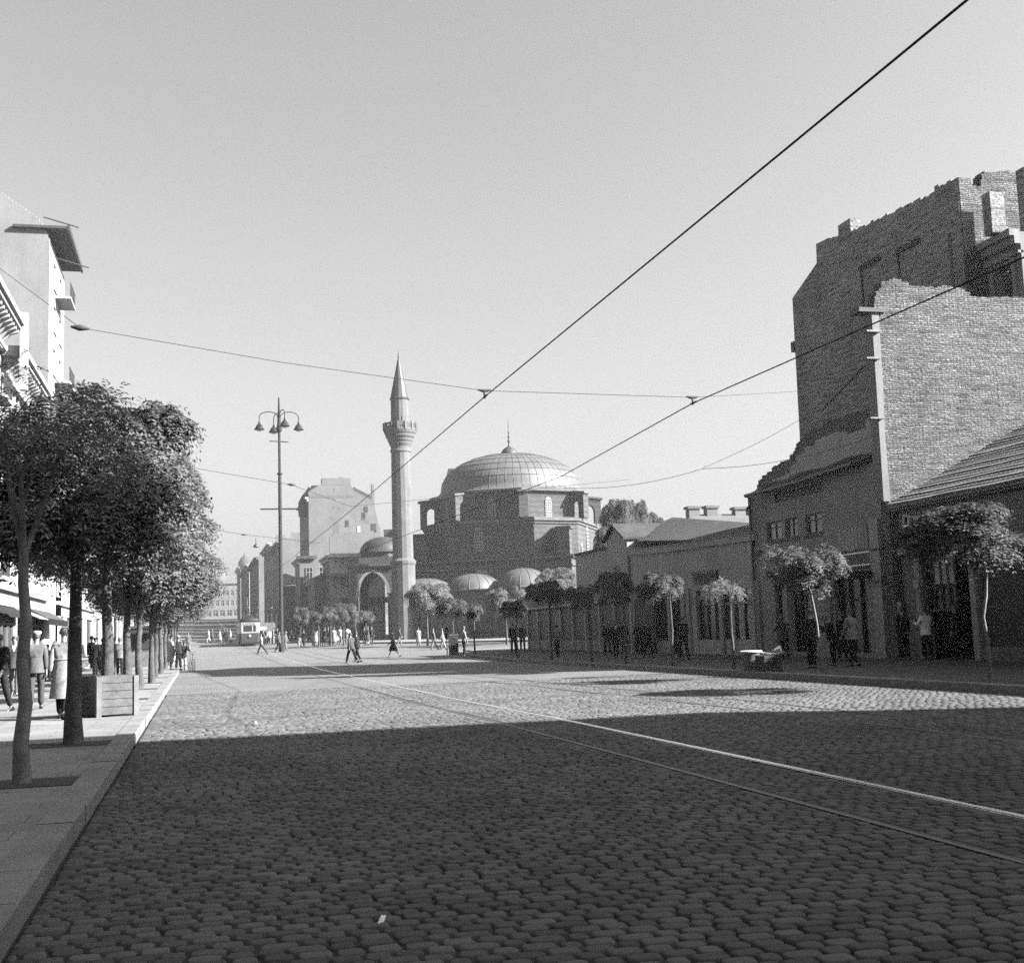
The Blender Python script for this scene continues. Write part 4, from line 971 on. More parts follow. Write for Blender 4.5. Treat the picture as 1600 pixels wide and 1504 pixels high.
# ornate corner house with bay
Yk = 152.; q = gq([(515, 868), (545, 858), (600, 858)], Yk); zk = q[0][1]
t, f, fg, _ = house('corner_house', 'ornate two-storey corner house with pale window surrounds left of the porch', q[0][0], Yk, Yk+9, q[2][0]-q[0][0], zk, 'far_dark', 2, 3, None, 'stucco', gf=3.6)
wd_ = []
for x in (521, 532, 541, 556, 570):
    for (ya_, yb_) in ((866, 884), (900, 920)):
        a, b_ = gq([(x, ya_), (x+5, yb_)], Yk); window(t, Fr((0, Yk, 0), (1, 0), (0, -1)), a[0], b_[0], b_[1], a[1], rec=-.1, fm='stucco')
fk = Fr((0, Yk, 0), (1, 0), (0, -1)); q2 = gq([(514, 893), (560, 898)], Yk)
MB().box(q2[0][0], q2[1][0], .05, 1.0, q2[1][1]-.2, q2[0][1]-.3, fk).build('balcony', 'dark_stone', t)
MB().box(q[0][0]-.3, q[2][0], .05, .5, zk-.2, zk+.25, fk).build('cornice', 'trim_white', t)
q2 = gq([(558, 935), (600, 940)], Yk); MB().box(q2[0][0]-2, q2[1][0]+2, .05, .8, q2[1][1]-.1, q2[0][1]+.1, fk).build('string_course', 'dark_stone', t)
# small houses between
def small(label, px0, px1, yt, Y, mt='far_dark', gm='far_gable', slope=0, white=None, name='house'):
    a, b_ = gq([(px0, yt), (px1, yt+slope)], Y)
    t, f, fg, _ = house(name, label, a[0], Y, Y+8, b_[0]-a[0], a[1]-.1, mt, 2, 2, [(0, a[1]), (b_[0]-a[0], b_[1])], gm, gf=3.4)
    return t, fg, a, b_
t, fg, a, b_ = small('narrow dark two-storey house with a lean roof beside the corner house', 468, 491, 872, 165., slope=0)
MB().box(-.4, b_[0]-a[0]+.3, -.4, .5, a[1]-.1, a[1]+.3, fg).build('eave', 'roof_old', t)
for x in (.8, 2.5): window(t, fg, x, x+.9, a[1]-3.2, a[1]-1.2, rec=-.1, fm='stucco')
t, fg, a, b_ = small('low wall house with a pale plaster edge and sloping top', 487, 514, 903, 158., gm='far_gable', slope=-12)
MB().prism([(-.05, G(158)), (-.05, a[1]), (.35, a[1]+.15), (.35, G(158))], .05, .12, fg).build('plaster_edge', 'trim_white', t)
t, fg, a, b_ = small('small house with a bright white patched roof further up the street', 442, 470, 915, 195., gm='far_dark')
q = gq([(441, 897), (447, 896), (458, 900), (470, 902), (470, 910), (443, 913)], 195.)
MB().prism([(u-a[0], z) for u, z in q], .3, -5, fg).build('roof', 'trim_white', t)
window(t, fg, 2.6, 3.8, a[1]-3.4, a[1]-.9, rec=-.1, fm='trim_white')
# terrace receding to the end of the street
specs = [(440, 469, 843, 205., 'brick-faced middle terrace house with a broken roofline beyond the pole', 'far_gable', 'far_dark'),
         (425, 443, 846, 238., 'grey terrace house with a stepped parapet left of the tall pole', 'far_gable', 'far_dark'),
         (404, 428, 868, 275., 'tall narrow house with a projecting eave in the receding terrace', 'far_render', 'far_dark'),
         (389, 406, 880, 335., 'pale narrow house with a flat top far up the street', 'gable_grey', 'far_dark'),
         (375, 391, 884, 410., 'far corner house with a small domed turret', 'far_dark', 'far_dark')]
for i, (p0, p1, yt, Y, lab, gm, wm) in enumerate(specs):
    a, b_ = gq([(p0, yt), (p1+12, yt)], Y); X_ = a[0]
    rgx = random.Random(i); prof_ = ragged([(0, a[1]), ((b_[0]-a[0])*.5, a[1]+1.2), (b_[0]-a[0], a[1]+.3)], 1.2, .5, i+3) if i < 2 else [(0, a[1]), (b_[0]-a[0], a[1]+.5)]
    Yn = specs[i+1][3] if i < 4 else 450
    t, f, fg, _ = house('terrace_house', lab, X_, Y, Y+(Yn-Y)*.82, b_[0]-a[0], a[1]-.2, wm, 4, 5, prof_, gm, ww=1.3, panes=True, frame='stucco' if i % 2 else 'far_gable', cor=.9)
    if i == 4:
        p = at_y(381, 884, Y); MB().lathe([(1.9, p.z-2), (2.1, p.z), (2.0, p.z+1.4), (1.1, p.z+2.8), (.3, p.z+3.4), (.05, p.z+4.6)], (X_+1.5, Y+1.5, 0), 10).build('turret', 'roof_old', t)
# building closing the view
Ye = 500.; a, b_ = gq([(318, 912), (376, 912)], Ye); zt = a[1]; zgb = gq([(340, 966)], Ye)[0][1]
t = thing('far_house', 'long white three-storey house closing the far end of the street', 'house', ((a[0]+b_[0])/2, Ye, zgb))
fe = Fr((a[0], Ye, 0), (1, 0), (0, -1)); L = b_[0]-a[0]
ops = rows(.5, L-.5, 7, 1.2, zgb+4.8, 3.9, 2, 2.1); gops = rows(.5, L-.5, 5, 1.9, zgb+.8, 1, 1, 2.3)
mb = MB(); wall(mb, fe, 0, L, zgb-3, zt, ops+gops, .4); mb.build('wall', 'far_gable', t)
MB().box(0, L, -9, -.5, zgb-3, zt-.1, fe).build('core', 'shop_dark', t)
for o in ops+gops: window(t, fe, *o, rec=.2, fm='stucco', sill=False, fw_=.12)
MB().slab([fe.P(-.6, .6, zt), fe.P(L+.6, .6, zt), fe.P(L-2, -5, zt+3.4), fe.P(2, -5, zt+3.4)], .2).build('roof', 'roof_far', t)
q = gq([(330, 893), (352, 908)], Ye+12); t = thing('far_house', 'pale taller house standing above the roof at the end of the street', 'house', (q[0][0], Ye+12, zgb))
MB().box(q[0][0]-4, q[1][0], Ye+10, Ye+20, zgb, q[0][1]).build('wall', 'gable_grey', t)
MB().slab([(q[0][0]-5, Ye+9.5, q[0][1]), (q[1][0]+.5, Ye+9.5, q[0][1]), (q[1][0]-3, Ye+15, q[0][1]+2.6), (q[0][0], Ye+15, q[0][1]+2.6)], .3).build('roof', 'roof_far', t)
q = gq([(352, 896), (378, 912)], Ye+14); MB().box(q[0][0]+.2, q[1][0]+14, Ye+14, Ye+22, zgb, q[1][1]+1.5).build('wing', 'far_dark', t)

# ------------------------------------------------------------ left side of the street
XL = -9.2
def zL(x, y): return at_x(x, y, XL)
pt = zL(77.5, 372); pf = zL(100.5, 436)
Ya, Yb = pt.y, pf.y; ze = pt.z
t = thing('tower_block', 'tallest white-fronted block on the left with a deep dark eave and plain grey gable', 'apartment block', (XL, Ya, 0))
f = Fr((XL, Ya, 0), (0, 1), (1, 0)); L = Yb-Ya
fh = (ze-4.6)/8
ops = []
for j in range(8):
    for u in (L*.36, L*.74): ops.append((u-.65, u+.65, 4.9+fh*j, 4.9+fh*j+1.75))
mb = MB(); wall(mb, f, 0, L, .1, ze, ops, .35); mb.build('street_wall', 'render_white', t)
fg = Fr((XL-16, Ya, 0), (1, 0), (0, -1))
gp = [(p.x-XL+16, p.z) for p in (at_y(a, b, Ya) for a, b in ((77.5, 372), (60, 340), (0, 300), (-60, 262)))]
gp[0] = (16, ze)
MB().prism([(0, .1), (16, .1)]+ragged(gp, .25, .04, 2)+[(0, gp[-1][1])], .02, -.4, fg).build('gable_wall', 'gable_old', t)
MB().box(XL-16, XL-.36, Ya+.41, Yb, .1, ze-.1).build('core', 'shop_dark', t)
for o in ops: window(t, f, *o, rec=.14, fm='trim_white', bars=(1, 1), fw_=.07)
for j in (1, 3, 5, 7):
    u = L*.55; z_ = 4.6+fh*j
    b1 = MB().box(u-1.6, u+1.6, 0, 1.0, z_-.15, z_, f).build('balcony', 'render_white', t); mb = MB()
    for k in range(9): mb.box(u-1.58+k*.39, u-1.55+k*.39, .94, .98, z_, z_+.95, f)
    mb.box(u-1.6, u+1.6, .93, .99, z_+.9, z_+.96, f).box(u-1.6, u+1.6, .93, .99, z_+.4, z_+.44, f); mb.build('railing', 'iron', b1)
ee = at_y(92, 351, Ya-.3)
mb = MB().box(Ya-.3, Yb+.3, -2.2, 1.15, ze+.58, ze+.75, Fr((XL, 0, 0), (0, 1), (1, 0)))
mb.build('eave', 'wood_dark', t)
MB().box(Ya-.3, Yb+.3, 1.1, 1.25, ze+.5, ze+.85, Fr((XL, 0, 0), (0, 1), (1, 0))).build('gutter', 'iron', t)
for px in ((108, 355), (125, 418)):
    p = at_x(*px, XL+2.5); MB().tube([(XL+1.2, p.y, p.z+.5), (XL+3.0, p.y, p.z)], .04, 5).build('iron_rod', 'iron', t)
# ornate cornice house, two stretches
za = zL(0, 425).z; zb2 = zL(78, 585).z
def ornate(name, label, Y0, Y1, zt, nw, nf=4, mt='render_white', bal=True):
    t = thing(name, label, 'apartment block', (XL, (Y0+Y1)/2, 0)); f = Fr((XL, Y0, 0), (0, 1), (1, 0)); L = Y1-Y0
    fh = (zt-1.6-4.6)/nf; ops = rows(.6, L-.6, nw, 1.15, 5.3, fh, nf, 2.2)
    sh = rows(.3, L-.3, max(2, nw//2), L/max(2, nw//2)-1.0, .3, 1, 1, 3.3)
    mb = MB(); wall(mb, f, 0, L, .1, zt, ops+sh, .4); mb.build('street_wall', mt, t)
    MB().box(XL-12, XL-.41, Y0, Y1, .1, zt-.05).build('body', 'gable_grey', t)
    for o in ops:
        w_ = window(t, f, *o, rec=.18, fm='wood_grey', bars=(1, 1))
        mb = MB().box(o[0]-.16, o[0], 0, .09, o[2], o[3], f).box(o[1], o[1]+.16, 0, .09, o[2], o[3], f).box(o[0]-.25, o[1]+.25, 0, .24, o[3], o[3]+.16, f)
        mb.prism([(o[0]-.25, o[3]+.16), (o[1]+.25, o[3]+.16), ((o[0]+o[1])/2, o[3]+.5)], 0, .2, f); mb.build('window_surround', mt, t)
    for k, o in enumerate(sh):
        p = MB().box(o[0], o[1], -.25, -.2, o[2], o[3], f).build('shop_window', 'glass', t)
        mb = MB()
        for q in range(4): x_ = o[0]+(o[1]-o[0])*q/3; mb.box(x_-.04, x_+.04, -.2, -.1, o[2], o[3], f)
        mb.box(o[0], o[1], -.2, -.09, 2.7, 2.8, f); mb.build('shop_frame', 'wood_grey', p)
        aw = MB().slab([f.P(o[0]-.1, .02, 3.55), f.P(o[1]+.1, .02, 3.55), f.P(o[1]+.1, 1.1 if k % 2 else .5, 3.05), f.P(o[0]-.1, 1.1 if k % 2 else .5, 3.05)], .05)
        aw.build('awning', 'cloth_pale' if k % 3 else 'cloth_coal', t)
    mb = MB().box(-.1, L+.1, 0, 1.1, zt-.05, zt+.22, f).box(-.05, L+.05, 0, .95, zt-.25, zt-.05, f).box(0, L, 0, .3, zt-1.3, zt-1.1, f)
    mb.build('cornice', mt, t); MB().box(0, L, 0, .25, 4.3, 4.6, f).build('string_course', mt, t)
    n = int(L/.75)
    for k in range(n): u = (k+.5)*L/n; MB().prism([(.04, zt-.25), (.85, zt-.25), (.85, zt-.45), (.5, zt-.55), (.15, zt-.95), (.04, zt-1.0)], -.12, .12, Fr(tuple(f.P(u, 0, 0)), (1, 0), (0, 1))).build('bracket', mt, t)
    if bal:
        for j in range(nf):
            for u in (L*.5, L*.86):
                z_ = 4.7+fh*j; b1 = MB().box(u-1.3, u+1.3, 0, .9, z_-.18, z_, f).build('balcony', 'gable_grey', t); mb = MB()
                for k in range(12): mb.box(u-1.29+k*.232, u-1.26+k*.232, .84, .87, z_, z_+.95, f)
                mb.box(u-1.3, u+1.3, .83, .88, z_+.92, z_+.97, f).box(u-1.3, u+1.3, .83, .88, z_+.5, z_+.53, f)
                for n_ in (0, .44): mb.box(u-1.3, u-1.27, n_+.02, n_+.05, z_, z_+.95, f).box(u+1.27, u+1.3, n_+.02, n_+.05, z_, z_+.95, f)
                mb.build('railing', 'iron', b1)
    return t
zc = at_x(0, 437, XL+1.1).z
zc2 = at_x(76, 590, XL+1.1).z
ornate('cornice_house', 'pale ornate house with bracketed cornice and iron balconies at the left edge', 38, 63.0, zc, 9)
ornate('pilaster_house', 'slightly lower white house with a plain cornice under the grey gable', 63.1, Ya-.1, zc-1.2, 6, bal=False)
t3 = MB().box(XL+.9, XL+1.25, 62.7, 63.1, zc-3.2, zc+.6); o = t3.build('corner_pier', 'render_white'); tag(o, 'white pilaster pier between the two corniced houses', 'pier')
ornate('street_house', 'lowest visible white house at the left edge behind the nearest trunks', 20, 37.9, 13.5, 6, 3)
zz = [(88, 101, 14.5), (101.2, 120, 13), (120.3, 145, 15), (145.3, 175, 13.5), (175.5, 215, 15), (216, 270, 16)]
for k, (a, b_, h_) in enumerate(zz):
    house('street_house', ['white house just past the tall block, mostly behind tree crowns', 'second white house past the tall block', 'third pale house along the left side', 'fourth pale house along the left side', 'fifth grey house along the left side', 'last grey house along the left side'][k], XL, a, b_, 11, G(a)+h_, 'render_white' if k < 4 else 'stucco', 3, max(4, int((b_-a)/3.4)), fside=1, frame='stucco', panes=k < 3)

# ------------------------------------------------------------ tall lamp standard
LP = at_d(440, 1000, 106); lz = G(LP.y); L_ = lambda y, x=436: HC+(1002-.034*(x-320)-y)*106/1950
t = thing('lamp_standard', 'very tall dark street lamp with four hanging bell lamps on curved arms', 'street lamp', (LP.x, LP.y, lz))
zT = L_(617)
MB().tube([(LP.x, LP.y, lz), (LP.x, LP.y, lz+1.2), (LP.x, LP.y, lz+1.3), (LP.x, LP.y, L_(795)), (LP.x, LP.y, L_(740)), (LP.x, LP.y, L_(738)), (LP.x, LP.y, L_(672)), (LP.x, LP.y, L_(640)), (LP.x, LP.y, zT)], [.25, .23, .18, .15, .14, .115, .11, .1, .06], 12).build('pole', 'pole_paint', t)
MB().lathe([(.17, L_(741)), (.24, L_(740)), (.24, L_(738.5)), (.17, L_(738))], (LP.x, LP.y, 0), 12).build('collar', 'pole_paint', t)
MB().tube([(LP.x-.6*3.0*.5*1.0-.75, LP.y, L_(795)), (LP.x+1.65, LP.y, L_(795))], .07, 6).build('cross_bar', 'pole_paint', t)
MB().tube([(LP.x-.9, LP.y-2.0, L_(693)), (LP.x+.9, LP.y+2.0, L_(683))], .05, 6).build('wire_bracket', 'pole_paint', t)
MB().lathe([(.2, L_(672)), (.26, L_(668)), (.16, L_(660)), (.15, L_(650))], (LP.x, LP.y, 0), 12).build('arm_boss', 'pole_paint', t)
for k, (dx, dy) in enumerate((( -1, .12), (1, .12), (.22, -1), (-.22, 1))):
    n_ = math.hypot(dx, dy); dx /= n_; dy /= n_; RR = .78; pts = [(LP.x+dx*.1, LP.y+dy*.1, L_(655))]
    for i in range(9):
        q = math.pi*i/8; pts.append((LP.x+dx*(.12+RR*(1-math.cos(q))), LP.y+dy*(.12+RR*(1-math.cos(q))), L_(648)+RR*.55*math.sin(q)))
    e_ = pts[-1]; pts.append((e_[0], e_[1], L_(656)))
    arm = MB().tube(pts, .04, 6).build('arm', 'pole_paint', t)
    MB().lathe([(.03, .55), (.1, .5), (.11, .35), (.2, .3), (.3, .12), (.34, 0), (.44, -.1), (.44, -.14), (.3, -.15)], (e_[0], e_[1], L_(666)), 14).build('lamp_shade', 'pole_paint', t)
    MB().lathe([(.26, -.16), (.2, -.24), (.05, -.28)], (e_[0], e_[1], L_(666)), 12).build('lamp_glass', 'trim_white', t)

# ------------------------------------------------------------ tram
TX = track_c(0, 134)+.0; TY = 133.; TZ = G(133)
t = thing('tram', 'dark two-tone tramcar with pale window band coming down the street', 'tram', (TX, TY, TZ))
hw = 1.08; Lt = 9.5; z = TZ
def ring(y, zs): return zs
mb = MB(); secs = [(0, .78), (.25, .93), (.7, 1.0), (Lt-.7, 1.0), (Lt-.25, .93), (Lt, .78)]
def body(z0, z1, m_, name, par, ext=0):
    mb = MB(); vs = []; k = len(secs)
    for y, s_ in secs: vs += [(TX-hw*s_-ext, TY+y, z0), (TX+hw*s_+ext, TY+y, z0), (TX+hw*s_+ext, TY+y, z1), (TX-hw*s_-ext, TY+y, z1)]
    fs = [(4*i+j, 4*i+(j+1) % 4, 4*i+4+(j+1) % 4, 4*i+4+j) for i in range(k-1) for j in range(4)]+[(3, 2, 1, 0), (4*k-4, 4*k-3, 4*k-2, 4*k-1)]
    return mb.add(vs, fs).build(name, m_, par)
body(z+.45, z+1.35, 'tram_mid', 'body', t); body(z+1.36, z+2.45, 'tram_cream', 'window_band', t, -.01); body(z+2.46, z+2.62, 'tram_dark', 'roof_rim', t, .05)
mb = MB(); vs = []; k = 7
for y, s_ in ((-.05, .82), (.6, 1.02), (Lt-.6, 1.02), (Lt+.05, .82)):
    for i in range(7): q = math.pi*i/6; vs.append((TX+hw*s_*math.cos(q), TY+y, z+2.62+.38*math.sin(q)))
mb.add(vs, [(7*i+j, 7*i+j+1, 7*i+j+8, 7*i+j+7) for i in range(3) for j in range(6)]+[tuple(range(6, -1, -1)), tuple(range(21, 28))], True); mb.build('roof', 'tram_dark', t)
MB().box(TX-.35, TX+.35, TY+.02, TY+.8, z+3.0, z+3.2).build('roof_box', 'tram_dark', t)
f_ = Fr((TX, TY, 0), (1, 0), (0, -1))
for (a, b_) in ((-.6, .26), (.4, .64)): MB().box(a, b_, .0, .03, z+1.52, z+2.12, f_).build('front_window', 'glass', t)
sg = MB().box(-.62, .62, .0, .05, z+2.2, z+2.44, f_).build('destination_board', 'tram_cream', t)
mb = MB(); r = random.Random(2)
for k in range(5): u = -.42+k*.2; mb.box(u, u+.11, .05, .055, z+2.25, z+2.39, f_)
mb.build('lettering', 'shop_dark', sg)
hl = MB().lathe([(.14, 0), (.15, .05), (.1, .09), (.02, .1)], (0, 0, 0), 12).build('headlight', 'trim_white', t, True)
hl.rotation_euler = (R(90), 0, 0); hl.location = (0, -.02, 1.05)
MB().box(-.9, .9, .05, .3, z+.3, z+.45, f_).build('bumper', 'tram_dark', t)
MB().box(-.85, .85, -Lt+.5, -.4, z+.12, z+.45, f_).build('truck', 'rubber', t)
for y in (2.4, 3.9+2.2):
    for s_ in (-1, 1): w_ = MB().lathe([(.36, 0), (.36, .1)], (0, 0, 0), 16).build('wheel', 'rubber', t, True); w_.rotation_euler = (0, R(90), 0); w_.location = (s_*.55-.05, y, .36)
for s_ in (-1, 1):
    fs_ = Fr((TX+s_*hw, TY, 0), (0, 1), (s_, 0))
    for k in range(6): MB().box(1.0+k*1.3, 2.05+k*1.3, -.02, .015, z+1.45, z+2.2, fs_).build('side_window', 'glass', t)
MB().tube([(TX-.1, TY+4, z+3.0), (TX-.1, TY+2.9, z+4.3), (TX-.1, TY+4.2, z+5.2)], .03, 5).build('current_collector', 'iron', t)

# ------------------------------------------------------------ overhead wires
def wire(name, label, pts, rad, sag=0., group=None):
    out = []
    for a, b_ in zip(pts, pts[1:]):
        n = 12
        for i in range(n): q = i/n; v_ = Vector(a).lerp(Vector(b_), q); v_.z -= sag*4*q*(1-q); out.append(v_)
    out.append(Vector(pts[-1])); o = MB().tube(out, rad, 5).build(name, 'wire_metal'); return tag(o, label, 'wire', group)
X1 = 5.25; w1 = at_x(757, 620, X1); HW = w1.z
tq = at_x(1510, 0, X1); print('wire1', w1, tq)
def on_h(x, y, z):
    r_ = ray(x, y); s_ = (z-HC)/r_.z; return Vector((r_.x*s_, r_.y*s_, z))
w2 = on_h(1082, 630, HW); w2n = on_h(1600, 402, HW); w2f = on_h(875, 745, HW); w1n = on_h(1510, 0, HW-.0); w1f = on_h(600, 770, HW)
print('w2', w2, w2n, w2f, 'w1', w1n, w1f)
# ------------------------------------------------------------ wires
wire('contact_wire', 'heavy black overhead tram wire running down the street towards the minaret', [(5.3, -6, 5.75), (5.25, 7.25, 5.79), w1, (5.25, 45, 5.95), (5.2, 75, 6.1), (5.1, 130, 6.7)], .011)
wire('contact_wire', 'second overhead tram wire crossing in front of the brick walls to the mosque', [(10.05, 2, 5.9), w2n, w2, w2f, (9.6, 46, 5.95), (8.5, 80, 6.3)], .012)
i0 = at_y(125, 512, 22.7); lf = at_x(-120, 331, XL); rg = at_x(1252, 611, XT-.1); mid = at_y(440, 566, 22.65)
wire('span_wire', 'thin span wire from the left insulator across both tram wires to the burnt wall', [i0, mid, w1+Vector((0, 0, .12)), w2+Vector((0, 0, .12)), rg], .0055)
wire('span_wire', 'short steep wire from the left insulator up to the house at the left edge', [i0, lf], .006)
a = at_y(455, 757, 44); wr = Vector((5.25, 44.2, 6.1))
wire('span_wire', 'second span wire behind the lamp standard with one insulator', [at_y(250, 722, 44), a, wr, at_x(985, 749, XF)], .008)
wire('span_wire', 'far span wire carrying a small hanging lamp left of the tall pole', [at_y(300, 822, 80), at_y(381, 835, 80), at_y(500, 848, 80)], .012)
wire('feeder_wire', 'upper thin wire sagging from the plastered house towards the mosque', [at_x(1357, 684, XF-.1), on_h(1098, 732, 7.2), on_h(880, 762, 7.2)], .009, .25)
wire('feeder_wire', 'lower thin wire from the corner of the eave towards the low shops', [at_x(1250, 655, XT-.1), on_h(1098, 731, 7.25)], .009, .1)
def insul(p, lab, s=1, axis=(1, 0, .0)):
    ax = Vector(axis).normalized(); pts = [Vector(p)+ax*q*s for q in (-.16, -.12, -.06, 0, .06, .12, .16)]
    tag(MB().tube(pts, [.015*s, .03*s, .045*s, .06*s, .045*s, .03*s, .015*s], 8).build('insulator', 'porcelain'), lab, 'insulator')
insul(i0, 'dark insulator where the left span wires join', 1, (1, 0, -.1)); insul(a, 'small insulator on the second span wire', .9, (1, 0, -.1)); insul(at_y(381, 835, 80), 'tiny insulator on the far span wire', 1.1, (1, 0, -.05))
for w_, lab in ((w1, 'clamp joining the heavy tram wire to the span wire'), (w2, 'clamp joining the second tram wire to the span wire')):
    mb = MB().tube([w_+Vector((-.13, 0, .14)), w_+Vector((-.05, 0, .12)), w_+Vector((.05, 0, .12)), w_+Vector((.13, 0, .14))], [.012, .03, .03, .012], 8).tube([w_+Vector((0, 0, .14)), w_+Vector((0, -.02, -.03))], .022, 8).tube([w_+Vector((0, -.2, -.0)), w_+Vector((0, .08, -.0))], .02, 6)
    tag(mb.build('wire_clamp', 'porcelain'), lab, 'wire clamp')
p = at_y(400, 843, 80); t = thing('hanging_lamp', 'small lamp hanging from the far span wire', 'street lamp', tuple(p))
MB().tube([p+Vector((0, 0, .1)), p+Vector((0, 0, -.3))], .03, 6).build('stem', 'iron', t); MB().lathe([(.05, -.25), (.09, -.3), (.2, -.42), (.2, -.46), (.04, -.5)], tuple(p), 14).build('lamp_shade', 'iron', t)

# ------------------------------------------------------------ trees
def crown(name, R_, H_, nl, nf, seed, fl=.28, ll=.075, lw=.03, nlf=5, flat_b=.6, droop=.6, fill=.12, thin=0):
    g = np.random.default_rng(seed)
    # lobes over a flattened ball
    ph = g.uniform(0, 2*np.pi, nl); cz = g.uniform(-flat_b, 1, nl)**1; cz = np.clip(cz, -flat_b, .98); rr = np.sqrt(1-np.clip(cz, -.95, .98)**2)
    sc_ = g.uniform(.62, .95, nl); L = np.stack([rr*np.cos(ph)*R_*sc_, rr*np.sin(ph)*R_*sc_, cz*H_*sc_], 1); lr = g.uniform(.15, .29, nl)*R_
    k = g.integers(0, nl, nf); d = g.normal(0, 1, (nf, 3)); out = L[k]/np.array([R_, R_, H_]); d += out*1.3; d[:, 2] = d[:, 2]*.8+.35
    d /= np.linalg.norm(d, axis=1)[:, None]
    base = L[k]+d*lr[k][:, None]*g.uniform(.7, 1, (nf, 1))*np.array([1, 1, .75])
    ninn = int(nf*fill); base[:ninn] = L[k[:ninn]]*g.uniform(.2, .8, (ninn, 1))
    dirv = d*1.0+g.normal(0, .35, (nf, 3)); dirv[:, 2] *= .45; dirv /= np.linalg.norm(dirv, axis=1)[:, None]
    side = np.cross(dirv, [0, 0, 1.]); side /= np.linalg.norm(side, axis=1)[:, None]+1e-6
    F = g.uniform(.7, 1.25, (nf, 1))*fl
    P = []
    ts = np.linspace(.12, 1, nlf)
    for t_ in ts:
        c = base+dirv*F*t_+np.array([0, 0, -1])*F*droop*t_*t_
        ax = dirv+np.array([0, 0, -1])*droop*1.6*t_; ax /= np.linalg.norm(ax, axis=1)[:, None]
        for s_ in (-1, 1):
            sd_ = side*s_+ax*.45+g.normal(0, .28, (nf, 3))+np.array([0, 0, -.25]); sd_ /= np.linalg.norm(sd_, axis=1)[:, None]
            l_ = ll*(1-.35*abs(t_-.45))*g.uniform(.8, 1.2, (nf, 1)); w_ = ax*lw*.5*g.uniform(.8, 1.3, (nf, 1))
            P.append(np.stack([c, c+sd_*l_*.5+w_, c+sd_*l_, c+sd_*l_*.5-w_], 1))
    V = np.concatenate(P).reshape(-1, 3)
    # grow each frond as one island for tone: order does not matter for looks
    n = len(V)//4; me = bpy.data.meshes.new(name); me.vertices.add(len(V)); me.vertices.foreach_set('co', V.reshape(-1))
    me.loops.add(n*4); me.loops.foreach_set('vertex_index', np.arange(n*4, dtype=np.int32)); me.polygons.add(n)
    me.polygons.foreach_set('loop_start', np.arange(0, n*4, 4, dtype=np.int32)); me.polygons.foreach_set('loop_total', np.full(n, 4, np.int32)); me.update(calc_edges=True)
    return me, L
def trunk_mesh(h, r0_, r1_, seed, lean=.0, forks=5, spread=.8, cr=1.2, crown_h=1.2, straight=.04):
    r = random.Random(seed); mb = MB(); pts = []
    ox, oy = 0, 0
    for i in range(7):
        t_ = i/6; pts.append((lean*t_*t_+r.uniform(-straight, straight)*(i > 0), r.uniform(-straight, straight)*(i > 0), h*t_))
    pts[0] = (0, 0, -.1); rad = [r0_*1.35, r0_*1.05]+[r0_+(r1_-r0_)*i/4 for i in range(1, 6)]
    mb.tube(pts, rad, 10)
    top_ = Vector(pts[-1])
    for k in range(forks):
        a = 2*math.pi*(k+r.random()*.5)/forks; e_ = top_+Vector((math.cos(a)*cr*spread, math.sin(a)*cr*spread, crown_h*r.uniform(.55, 1.1)))
        m1_ = top_.lerp(e_, .4)+Vector((r.uniform(-.1, .1), r.uniform(-.1, .1), .12)); mb.tube([top_-Vector((0, 0, .12)), m1_, e_], [r1_*.75, r1_*.5, r1_*.18], 6)
        for q in range(3):
            b_ = m1_.lerp(e_, r.uniform(0, .7)); mb.tube([b_, b_+Vector((r.uniform(-.4, .4), r.uniform(-.4, .4), r.uniform(.2, .55)))*cr*.8], [r1_*.35, r1_*.1], 5)
    return mb, top_
big = [crown('tree_crown', 2.0, 1.55, 75, 11000, 11, .36, .115, .052, fill=.3), crown('tree_crown', 2.0, 1.5, 70, 11000, 12, .36, .115, .052, fill=.3), crown('tree_crown', 1.9, 1.5, 66, 9000, 13, .38, .135, .06, fill=.28)]
sml = [crown('tree_crown', 1.0, .68, 20, 2300, 21, .27, .09, .04, flat_b=.75), crown('tree_crown', 1.0, .62, 18, 2300, 22, .27, .09, .04, flat_b=.6), crown('tree_crown', 1.0, .75, 22, 2400, 23, .27, .09, .04, flat_b=.8)]
feather = crown('tree_crown', 1.0, 1.05, 22, 1000, 31, .36, .075, .02, nlf=6, fill=.3, droop=.35)
sparse = crown('tree_crown', 1.0, .55, 12, 480, 33, .33, .1, .035)
used = set()
def tree(name, label, x, y, z, me, cw, ch, cz, th, r0_, seed, group=None, mt='leaf', bark='bark', lean=0, rz=0, forks=5, spread=.5, straight=.04, baser=(1.0, .68), cx=0, cy=0):
    t = thing(name, label, 'tree', (x, y, z), 0, group)
    mb, top_ = trunk_mesh(th, r0_, r0_*.72, seed, lean, forks, spread, cw, max(.3, (cz-th)+ch*.4), straight)
    mb.build('trunk', bark, t, True)
    if (id(me), mt) in used and me.materials and me.materials[0].name != mt: me2 = me.copy(); me2.materials.clear()
    else: me2 = me if (not me.materials or me.materials[0].name == mt) else me.copy()
    if not me2.materials or me2.materials[0].name != mt: me2.materials.clear(); me2.materials.append(MATS[mt])
    used.add((id(me), mt))
    o = bpy.data.objects.new('crown', me2); C.objects.link(o); o.parent = t
    o.location = (lean+cx, cy, cz); o.scale = (cw/baser[0], cw/baser[0], ch/baser[1]); o.rotation_euler = (0, 0, rz)
    return t
GL = 'street trees along the left pavement'
